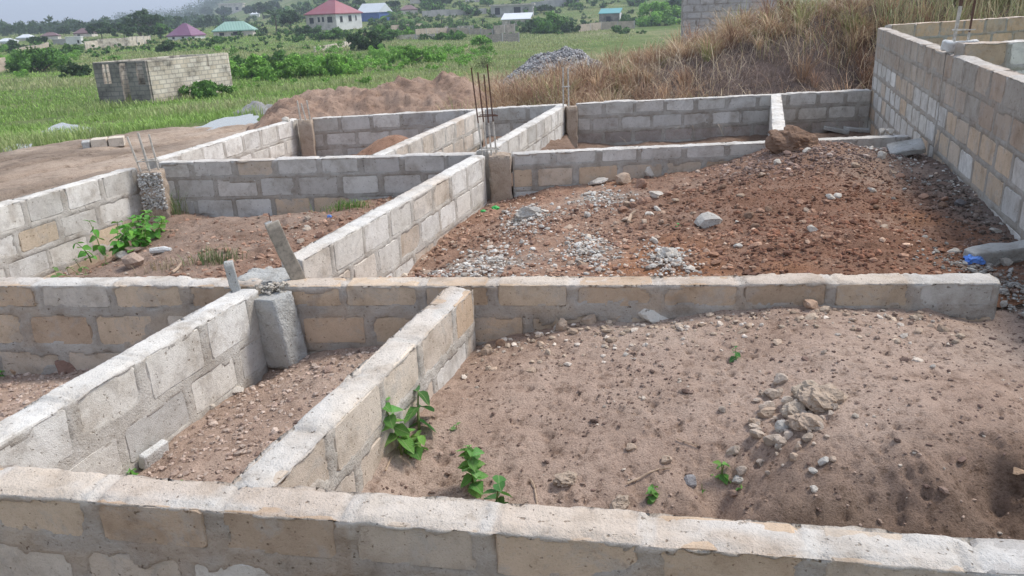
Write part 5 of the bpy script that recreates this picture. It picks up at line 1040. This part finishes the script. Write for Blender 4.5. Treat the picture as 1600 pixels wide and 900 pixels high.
M_FW = brickmat('pale block masonry', (0.50, 0.42, 0.32), (0.62, 0.56, 0.47), (0.36, 0.315, 0.26), .48, .24, .55, .03)
M_FD = brickmat('grey and shaded block masonry', (0.22, 0.195, 0.17), (0.29, 0.255, 0.22), (0.17, 0.155, 0.14), .48, .24, .5, .03)
M_FT = brickmat('tan block masonry', (0.42, 0.33, 0.25), (0.48, 0.39, 0.30), (0.33, 0.29, 0.25))
M_CREAM = plain('cream render', (0.56, 0.50, 0.44), .9, .25, .8); M_WHITE = plain('white render', (0.66, 0.64, 0.61), .9, .15, .8); M_GREYW = plain('grey render', (0.40, 0.38, 0.36), .9, .2, .8)
def roofm(name, col):
    m, nt, b_ = mat_new(name); p = wpos(nt); n1 = noise(nt, .5, 6, .7, p); n2 = noise(nt, 3.0, 5, .7, p)
    c = mix(nt, ramp(nt, n1, [(.45, (0, 0, 0)), (.7, (.45, .45, .45))]), col, tuple(.55 * q + .14 for q in col)); c = mix(nt, ramp(nt, n2, [(.60, (0, 0, 0)), (.72, (.5, .5, .5))]), c, (0.20, 0.12, 0.08))
    nt.links.new(c, b_.inputs['Base Color']); b_.inputs['Roughness'].default_value = .55
    w = N(nt, 'ShaderNodeTexWave'); w.inputs['Scale'].default_value = .9; nt.links.new(N(nt, 'ShaderNodeTexCoord').outputs['Object'], w.inputs[0]); bump(nt, b_, w.outputs['Fac'], .7, .08); return m
M_RRED = roofm('maroon roofing sheet', (0.30, 0.075, 0.09)); M_RPUR = roofm('purple roofing sheet', (0.20, 0.08, 0.15)); M_RGRN = roofm('mint roofing sheet', (0.24, 0.40, 0.32)); M_RTEAL = roofm('teal roofing sheet', (0.09, 0.32, 0.33))
M_RBRN = roofm('brown roofing sheet', (0.16, 0.085, 0.085)); M_RWHT = roofm('bright metal roofing sheet', (0.66, 0.68, 0.70)); M_RBLU = plain('blue cladding', (0.08, 0.13, 0.33), .6, .15, 1.0)
M_HOLE = plain('dark window opening', (0.025, 0.025, 0.028), .6, .1, 3)
def far_wall(pix, hpx, mat, label, name='block_fence', th=.16, hf=gz, gaps=()):
    pts = [hit(a_, b_, hf, 15, 900) for a_, b_ in pix]; p0 = pts[0]; root = tag(empty(name, p0, label, 'wall'), kind='thing')
    for i in range(len(pts) - 1):
        a_, b_ = pts[i], pts[i + 1]; d_ = b_ - a_; L_ = float(np.hypot(d_[0], d_[1])); h_ = hpx / pxm((a_ + b_) / 2); o = MB()
        n = max(1, int(L_ / 3.2)); 
        for j in range(n):
            x0, x1 = L_ * j / n, L_ * (j + 1) / n - .02; z = d_[2] * (j + .5) / n; hh = h_ * (1 + .08 * math.sin(j * 7.3 + i)); pn = MB().box(x0, x1 - .2 if n > 1 else x1, 0, th, z - .5, z + hh).build('wall_panel', mat, root)
            pn.location = a_ - p0; pn.rotation_euler[2] = math.atan2(d_[1], d_[0])
            if n > 1: q = MB().box(x1 - .2, x1, -.03, th + .03, z - .5, z + hh * 1.05).build('pier', M_GREYW, root); q.location = a_ - p0; q.rotation_euler[2] = math.atan2(d_[1], d_[0])
    return root
def house(px, py, wpx, deep, hw, hr, roof, yaw, mw, mr, label, wins=(), hip=True, eave=.5, name='house', Y=None, side_wins=(), mside=None):
    """base centre of the front wall at a pixel on the ground; sizes: width from pixels, the rest in widths"""
    p = hit(px, py, gz, 20, 1900) if Y is None else at_depth(px, py, Y)
    k = pxm(p); W_ = wpx / k; D_ = W_ * deep; H_ = W_ * hw; R_ = W_ * hr
    print('HOUSE', label[:40], 'dist', round(FOC / k), 'w', round(W_, 1), 'h', round(H_, 1))
    root = empty(name, p, label, 'house', rz=yaw); e = eave * W_ / 15
    MB().box(-W_ / 2, W_ / 2, 0, D_, -1.0, H_).build('walls', mw, root)
    if mside: MB().box(W_ / 2, W_ / 2 + .03, .02, D_ - .02, -1, H_ - .02).build('side_wall', mside, root)
    x0, x1, y0, y1 = -W_ / 2 - e, W_ / 2 + e, -e, D_ + e
    if roof == 'hip':
        i_ = min(W_, D_) / 2; r0, r1 = (x0 + i_, x1 - i_); 
        if r0 > r1: r0 = r1 = 0
        ry0 = (y0 + i_) if D_ > W_ else (y0 + y1) / 2; ry1 = (y1 - i_) if D_ > W_ else (y0 + y1) / 2
        V = [(x0, y0, H_), (x1, y0, H_), (x1, y1, H_), (x0, y1, H_), (r0, ry0, H_ + R_), (r1, ry0 if D_ > W_ else ry1, H_ + R_), (r1, ry1, H_ + R_), (r0, ry1, H_ + R_)]
        MB().add(V, [(0, 1, 5, 4), (1, 2, 6, 5), (2, 3, 7, 6), (3, 0, 4, 7), (3, 2, 1, 0)]).build('roof', mr, root)
        MB().box(x0, x1, y0, y0 + .12, H_ - .22, H_ + .02).box(x0, x0 + .12, y0, y1, H_ - .22, H_ + .02).box(x1 - .12, x1, y0, y1, H_ - .22, H_ + .02).build('fascia', mr, root)
    elif roof == 'gable':
        V = [(x0, y0, H_), (x1, y0, H_), (x1, y1, H_), (x0, y1, H_), (x0, (y0 + y1) / 2, H_ + R_), (x1, (y0 + y1) / 2, H_ + R_)]
        MB().add(V, [(0, 1, 5, 4), (2, 3, 4, 5), (3, 2, 1, 0), (1, 2, 5), (3, 0, 4)]).build('roof', mr, root)
    elif roof == 'shed': MB().add([(x0, y0, H_), (x1, y0, H_), (x1, y1, H_ + R_), (x0, y1, H_ + R_), (x0, y0, H_ - .12), (x1, y0, H_ - .12), (x1, y1, H_ + R_ - .12), (x0, y1, H_ + R_ - .12)], [(0, 1, 2, 3), (7, 6, 5, 4), (0, 4, 5, 1), (1, 5, 6, 2), (2, 6, 7, 3), (3, 7, 4, 0)]).build('roof', mr, root)
    elif roof == 'flat': MB().box(x0, x1, y0, y1, H_, H_ + R_).build('roof', mr, root)
    for u, v, uw, vh in wins:
        o = MB().box(-W_ / 2 + u * W_, -W_ / 2 + (u + uw) * W_, -.04, .05, v * H_, (v + vh) * H_).build('window', M_HOLE, root)
        MB().box(-W_ / 2 + u * W_ - .08, -W_ / 2 + (u + uw) * W_ + .08, -.09, .02, v * H_ - .12, v * H_ - .01).build('sill', M_GREYW, o)
    for u, v, uw, vh in side_wins:
        o = MB().box(W_ / 2 - .05, W_ / 2 + .05, u * D_, (u + uw) * D_, v * H_, (v + vh) * H_).build('window', M_HOLE, root)
        MB().box(W_ / 2, W_ / 2 + .1, u * D_ - .08, (u + uw) * D_ + .08, v * H_ - .12, v * H_ - .01).build('sill', M_GREYW, o)
    return root
house(503, 47, 66, .85, .36, .30, 'hip', -.6, M_CREAM, M_RRED, 'cream bungalow with a maroon hipped roof and dark windows', [(.12, .42, .14, .36), (.40, .5, .07, .3), (.54, .5, .07, .3), (.72, .45, .16, .36)], side_wins=[(.15, .45, .1, .36), (.48, .48, .12, .36), (.75, .52, .05, .3)], mside=M_WHITE)
house(281, 63, 42, .9, .17, .42, 'hip', -.25, M_WHITE, M_RPUR, 'white bungalow under a steep purple roof', [(.2, .3, .1, .4), (.6, .3, .1, .4)])
house(365, 57, 60, .6, .15, .22, 'hip', .1, M_CREAM, M_RGRN, 'low bungalow with a mint green roof left of the palm', [(.15, .2, .12, .5), (.5, .25, .2, .5)])
house(130, 58, 28, .7, .22, .25, 'hip', 0, M_CREAM, M_RBRN, 'small house with a brown roof at the tree line', [(.2, .3, .15, .4)])
house(116, 70, 22, .6, .5, .05, 'flat', .2, M_WHITE, M_WHITE, 'plain white box house left of the pale fence', [(.75, .2, .12, .4)])
house(94, 70, 20, .8, .36, .06, 'flat', .1, M_GREYW, M_GREYW, 'grey box house against the white box house')
house(38, 64, 24, .7, .2, .2, 'hip', 0, M_CREAM, M_RWHT, 'small pale roofed house at the left tree line')
house(8, 69, 24, .7, .18, .18, 'hip', 0, M_WHITE, M_RWHT, 'pale roofed house cut by the left edge')
house(78, 62, 24, .7, .25, .2, 'hip', .2, M_CREAM, M_RBRN, 'dull brown roofed house beside the grey box house')
house(576, 34, 42, .8, .32, .32, 'gable', -.5, M_RBLU, M_RWHT, 'blue walled shed with a bright white roof')
house(952, 35, 32, .7, .42, .22, 'shed', -.3, M_FD, M_RTEAL, 'little grey block house with a teal sheet roof', [(.35, .05, .22, .6)], mside=M_WHITE)
house(800, 27, 66, .5, .26, .03, 'flat', -.1, M_GREYW, M_CREAM, 'unfinished grey concrete house on the hillside', [(.1, .25, .12, .6), (.55, .25, .16, .6)])
house(806, 40, 44, .6, .22, .2, 'shed', -.2, M_FW, M_RWHT, 'pale house with a shiny white roof below the unfinished one', [(.3, .2, .1, .5)])
house(362, 22, 36, .5, .4, .05, 'flat', .1, M_CREAM, M_CREAM, 'pink cream house among trees on the far hill', [(.1, .4, .12, .3), (.4, .4, .12, .3), (.7, .4, .12, .3)])
house(330, 34, 22, .6, .22, .1, 'flat', 0, M_CREAM, M_RWHT, 'small flat roofed house on the far slope')
house(398, 28, 14, .7, .4, .2, 'hip', .1, M_WHITE, M_RWHT, 'tiny white house above the mint roof')
house(640, 22, 26, .7, .25, .25, 'hip', .2, M_CREAM, M_RBRN, 'small brown roofed house behind the leafy palms')
house(655, 6, 28, .6, .25, .2, 'gable', .1, M_CREAM, M_RPUR, 'far house with a faded purple roof at the top edge')
house(742, 3, 30, .6, .3, .2, 'gable', -.1, M_CREAM, M_RWHT, 'far pale house at the top edge of the hill')
house(870, 6, 34, .5, .3, .05, 'flat', .1, M_CREAM, M_CREAM, 'far cream house on the green hillside')
far_wall([(135, 79), (155, 76), (205, 73), (237, 68)], 13, M_FW, 'sunlit pale block fence below the dark trees')
far_wall([(0, 112), (13, 110)], 20, M_FT, 'tan wall end at the left edge of the field')
far_wall([(28, 88), (78, 76)], 10, M_FT, 'low tan fence behind the green shrubs on the left')
far_wall([(493, 82), (532, 76), (557, 71)], 8, M_FW, 'low pale block wall in the grass below the maroon roofed house')
far_wall([(493, 56), (525, 53)], 5, M_FW, 'short pale wall in front of the maroon roofed house')
far_wall([(620, 62), (680, 61)], 7, M_FW, 'low cream wall right of the dark round bush')
far_wall([(612, 49), (660, 47)], 9, M_FT, 'brown fence with a pale panel beyond the bush')
far_wall([(650, 55), (700, 53), (770, 55)], 9, M_FT, 'long tan fence in front of the hillside')
far_wall([(690, 47), (740, 47)], 6, M_FW, 'pale upper fence just behind the long tan one')
far_wall([(772, 55), (805, 53)], 14, M_FD, 'dark block wall with a blue end below the shiny roof')
far_wall([(760, 68), (812, 66)], 13, M_FD, 'dark low wall in the grass left of the gravel heap')
far_wall([(905, 50), (940, 47), (992, 45)], 11, M_FT, 'tan fence in front of the teal roofed house')
far_wall([(660, 27), (760, 22)], 9, M_GREYW, 'long grey wall across the hillside')
far_wall([(830, 13), (905, 8)], 9, M_GREYW, 'grey hillside wall right of the unfinished house')
# roofless block house standing in the field
pL, pR, pB = hit(157, 163, gz, 20, 80), hit(238, 161, gz, 20, 80), None
zr = min(pL[2], pR[2]) - .05; fd = (pR - pL)[:2]; FW_ = float(np.linalg.norm(fd)); fyaw = math.atan2(fd[1], fd[0])
top = on_line(226, 95, pL, pR)[2] - zr
dirB = at_depth(362, 132, 50)[:2] - pR[:2]; LB_ = float(np.linalg.norm(dirB)); byaw = math.atan2(dirB[1], dirB[0])
print('RUIN w', FW_, 'h', top, 'len', LB_, 'dist', pL[1])
root = tag(empty('ruined_house', (pL[0], pL[1], zr), 'roofless block house standing in the green field', 'house', rz=0), kind='thing')
def panel(name, rects, org, yaw, mat, th=.16):
    mb = MB()
    for x0, x1, z0, z1 in rects: mb.box(x0, x1, 0, th, z0, z1)
    o = mb.build(name, mat, root); o.location = (org[0] - pL[0], org[1] - pL[1], 0); o.rotation_euler[2] = yaw; return o
w_, t_ = FW_, top
panel('front_wall', [(0, .15 * w_, -.4, t_), (.15 * w_, .30 * w_, -.4, .5 * t_), (.15 * w_, .30 * w_, .95 * t_, t_), (.30 * w_, .48 * w_, -.4, t_), (.48 * w_, .62 * w_, -.4, .05 * t_), (.62 * w_, .80 * w_, -.4, t_), (.80 * w_, .94 * w_, -.4, .45 * t_), (.80 * w_, .94 * w_, .95 * t_, t_), (.94 * w_, w_, -.4, t_), (.48 * w_, .62 * w_, .96 * t_, t_)], pL, fyaw, M_FD)  # darker masonry than the side wall: the front's shade painted into its colour
panel('side_wall', [(0.17, LB_ * .72, -.4, t_), (LB_ * .72, LB_ * .745, -.4, t_ * .72), (LB_ * .745, LB_, -.4, t_ * 1.02)], pR, byaw, M_FW)
panel('far_side_wall', [(0.17, LB_, -.4, t_)], pL, byaw, M_FW)
bo = pL[:2] + dirB; panel('back_wall', [(0.0, FW_, -.4, t_)], bo, fyaw, M_FW)
mo_ = pL[:2] + dirB * .35; panel('inner_wall', [(0.17, FW_ - .02, -.4, t_ * .97)], mo_, fyaw, M_FW)
panel('window_mullion', [(.22 * w_, .235 * w_, .5 * t_, .95 * t_)], pL - np.array([0, .002, 0]), fyaw, M_FW, .1)
# grey block house behind the dry grass bank
a = at_depth(1066, 27, 30.0)
wall('far', 'grey block building behind the crest of the dry grass bank', a[:2], a[:2] + np.array([3.4, .15]), 3.3, 3.3, -1.2, pick((1, DGREY)), res=.08, seed=51, lb=.5)

# ------------------------------------------------------------------ bushes and trees
for i, q in enumerate([
    (64, 112, 92, 44, GR, 'wide green shrub at the left edge of the field', 2600), (118, 120, 50, 24, DG, 'dark low bush left of the roofless house', 1200), (322, 152, 84, 28, GR, 'bush against the long side of the roofless house', 2200),
    (400, 122, 70, 36, LG, 'bright leafy bush right of the roofless house', 2600), (460, 122, 90, 36, LG, 'bright bush in the middle of the field', 3000), (520, 118, 80, 34, LG, 'right hand bright bush above the soil heap', 2600), (370, 108, 40, 24, GR, 'dark green bush behind the bright bushes', 900),
    (438, 100, 60, 22, GR, 'green bush row behind the bright bushes', 1300), (640, 100, 110, 26, LG, 'wide low shrub before the brown grass', 2200), (575, 78, 54, 42, DG, 'dark round bush beside the low pale wall', 2400), (528, 62, 46, 20, GR, 'bush below the maroon roofed house', 1000), (600, 62, 44, 24, GR, 'bush right of the dark round bush', 1000),
    (638, 58, 18, 16, LG, 'small light green bush before the tan fence', 500), (706, 62, 50, 16, GR, 'bush below the long tan fence', 900), (752, 72, 34, 18, LG, 'bush left of the dark low wall', 700), (862, 52, 60, 32, GR, 'leafy bush above the gravel heap', 1600), (832, 52, 44, 20, DG, 'dark bush left of the leafy one', 900),
    (890, 52, 34, 20, DG, 'dark bush at the left end of the teal house fence', 800), (1025, 40, 76, 42, LG, 'tall light green shrub left of the grey block building', 2400), (1052, 28, 34, 34, DG, 'dark shrub touching the grey block building', 1400), (262, 80, 34, 16, DG, 'dark mound of weeds in the mid field', 700), (480, 57, 40, 16, DG, 'dark shrub under the bungalow windows', 700),
    (340, 66, 60, 10, GR, 'low green hedge below the mint roof', 800), (110, 84, 60, 14, GR, 'low shrub left of the pale fence', 800), (178, 95, 30, 8, LG, 'light green weed patch above the roofless house', 400), (20, 80, 40, 16, DG, 'dark shrub behind the wide green one', 700)]):
    bush(*q[:6], seed=500 + i, n=int(q[6] * 1.6), y0=22)
bush(695, 172, 60, 52, OL, 'grey green shrub at the right end of the soil heap', 540, 2200, y0=13, leaf=.035)
bush(668, 178, 50, 26, GR, 'green grassy shrub before the soil heap', 541, 1200, y0=13, leaf=.035)
bush(757, 108, 36, 22, OL, 'olive shrub on the brow left of the gravel heap', 542, 900, y0=15, leaf=.04)
for i, q in enumerate([
    (232, 58, 62, 42, DG, 'tallest dark tree behind the pale fence'), (195, 62, 60, 26, DG, 'dark tree left of the tallest one'), (160, 62, 46, 26, DG, 'dark tree at the left of the clump'), (252, 62, 36, 24, GR, 'lighter tree beside the purple roof'), (222, 64, 90, 22, DG, 'broad tree in front of the tallest dark one'),
    (118, 50, 22, 16, DG, 'tree behind the brown roofed house'), (60, 72, 30, 14, DG, 'round tree before the dull brown roof'), (100, 56, 18, 12, DG, 'small tree right of the dull brown roof'), (352, 30, 22, 18, DG, 'tree left of the pink cream house'), (392, 26, 20, 16, DG, 'tree right of the pink cream house'),
    (300, 34, 24, 14, DG, 'tree on the ridge above the purple roof'), (270, 36, 20, 12, DG, 'left tree on the ridge'), (325, 26, 22, 14, DG, 'right tree on the ridge'), (455, 48, 34, 30, DG, 'dark tree left of the maroon roofed house'), (412, 30, 30, 26, DG, 'tall dark tree behind the palm'), (425, 22, 24, 20, DG, 'blue green tree on the slope above the palm'),
    (600, 30, 24, 18, DG, 'tree right of the blue shed'), (615, 14, 24, 12, DG, 'tree high on the hillside'), (690, 10, 40, 12, DG, 'tree group above the long grey wall'), (560, 12, 24, 12, DG, 'tree right above the maroon roof'), (760, 10, 24, 10, GR, 'tree above the unfinished house'), (900, 14, 22, 8, GR, 'little tree on the green hillside'), (530, 6, 30, 10, DG, 'far tree over the bungalow ridge'), (850, 20, 30, 10, DG, 'tree on the slope right of the shiny roof')]):
    tree(*q, seed=600 + i, n=2200)
palm(432, 52, 52, 44, 'palm tree left of the maroon roofed house', 71)
palm(620, 40, 60, 40, 'large leafy palm right of the blue shed', 72, 16, .3, GR); palm(650, 40, 44, 26, 'smaller leafy palm beside the large one', 73, 14, .2, GR)
palm(690, 38, 26, 20, 'young palm left before the hillside wall', 74, 12, .35); palm(724, 36, 30, 18, 'young palm in the middle before the hillside wall', 75, 12, .3); palm(754, 38, 22, 18, 'young palm right before the hillside wall', 76, 12, .3)
# distant woods, read as one mass
def wood(name, label, az, rr_, n, hh, seed, pal=DG):
    r_ = np.random.default_rng(seed); bl = []
    for _ in range(n):
        a_ = math.radians(r_.uniform(*az)); d_ = math.exp(r_.uniform(math.log(rr_[0]), math.log(rr_[1]))); x, y = d_ * math.sin(a_), d_ * math.cos(a_); z = float(gz(x, y)); h_ = r_.uniform(*hh)
        for _k in range(4): bl.append((x + r_.normal(0, h_ * .4), y + r_.normal(0, h_ * .4), z + h_ * r_.uniform(.15, .7), h_ * r_.uniform(.22, .4)))
    V, F4, C = leafcloud(bl, n * 110, .8, pal, seed); tag(link(name, mesh_np(name, V, F4, C), M_LEAFV), label, 'woods', kind='stuff')
def scrub(name, label, spots, pal, seed, n_each=260, leaf=.10):
    r_ = np.random.default_rng(seed); bl = []
    for px, py, wx, wy_, cnt, hh in spots:
        for _ in range(cnt):
            p = hit(px + r_.normal(0, wx), min(py + r_.normal(0, wy_), 168), gz, 16, 700)
            if tside(np.array(p[0]), np.array(p[1])) > -1.2: continue
            k = pxm(p); h_ = hh / k * r_.uniform(.5, 1.3)
            for _k in range(5): bl.append((p[0] + r_.normal(0, h_ * .7), p[1] + r_.normal(0, h_ * .6), p[2] + h_ * r_.uniform(.05, .7), h_ * r_.uniform(.18, .42)))
    V, F4, C = leafcloud(bl, len(bl) * n_each // 5, leaf, pal, seed); tag(link(name, mesh_np(name, V, F4, C), M_LEAFV), label, 'scrub', kind='stuff')
scrub('leafy_scrub', 'bright leafy scrub running together across the middle of the field', [(460, 108, 60, 8, 70, 16), (640, 88, 70, 6, 60, 12), (400, 118, 30, 8, 26, 14), (560, 104, 60, 8, 40, 12), (700, 92, 40, 6, 30, 9), (60, 100, 50, 8, 30, 16), (300, 140, 40, 8, 24, 12)], LG, 720, 260, .09)
scrub('dark_scrub', 'dark green scrub patches round the houses and fences', [(500, 58, 60, 5, 40, 10), (620, 48, 50, 5, 40, 11), (740, 46, 60, 5, 36, 8), (200, 74, 90, 5, 50, 7), (360, 68, 80, 5, 40, 6), (860, 44, 50, 6, 36, 10), (1000, 44, 30, 6, 20, 12), (60, 84, 60, 6, 30, 8)], GR + DG, 721, 200, .22)
scrub('hill_scrub', 'mixed scrub over the slope behind the houses', [(600, 24, 60, 8, 60, 7), (720, 20, 70, 8, 60, 6), (440, 34, 40, 8, 36, 9), (880, 16, 70, 8, 40, 5), (330, 38, 40, 6, 36, 8)], GR + DG + OL, 722, 160, .45)
wood('distant_wood', 'dark belt of trees along the left skyline', (-36, -18), (330, 800), 200, (3, 7), 701)
wood('hill_wood', 'blue green woods on the far hill', (-24, -15), (900, 1700), 260, (10, 20), 702)
wood('hillside_scrub', 'scattered scrub over the hillside', (-15, 12), (260, 800), 150, (2, 5), 703, GR + DG)

# ------------------------------------------------------------------ haze: one closed box of air round the whole place
m, nt_, b_ = mat_new('haze'); nt_.nodes.remove(b_)
pv = nt_.nodes.new('ShaderNodeVolumePrincipled'); pv.inputs['Color'].default_value = (0.80, 0.88, 1.0, 1); pv.inputs['Density'].default_value = 0.0006; pv.inputs['Anisotropy'].default_value = 0.2
nt_.links.new(pv.outputs[0], nt_.nodes['Material Output'].inputs['Volume'])
hz = MB().box(-5600, 5600, -5600, 5600, -12, 190).build('haze', m); tag(hz, kind='stuff')
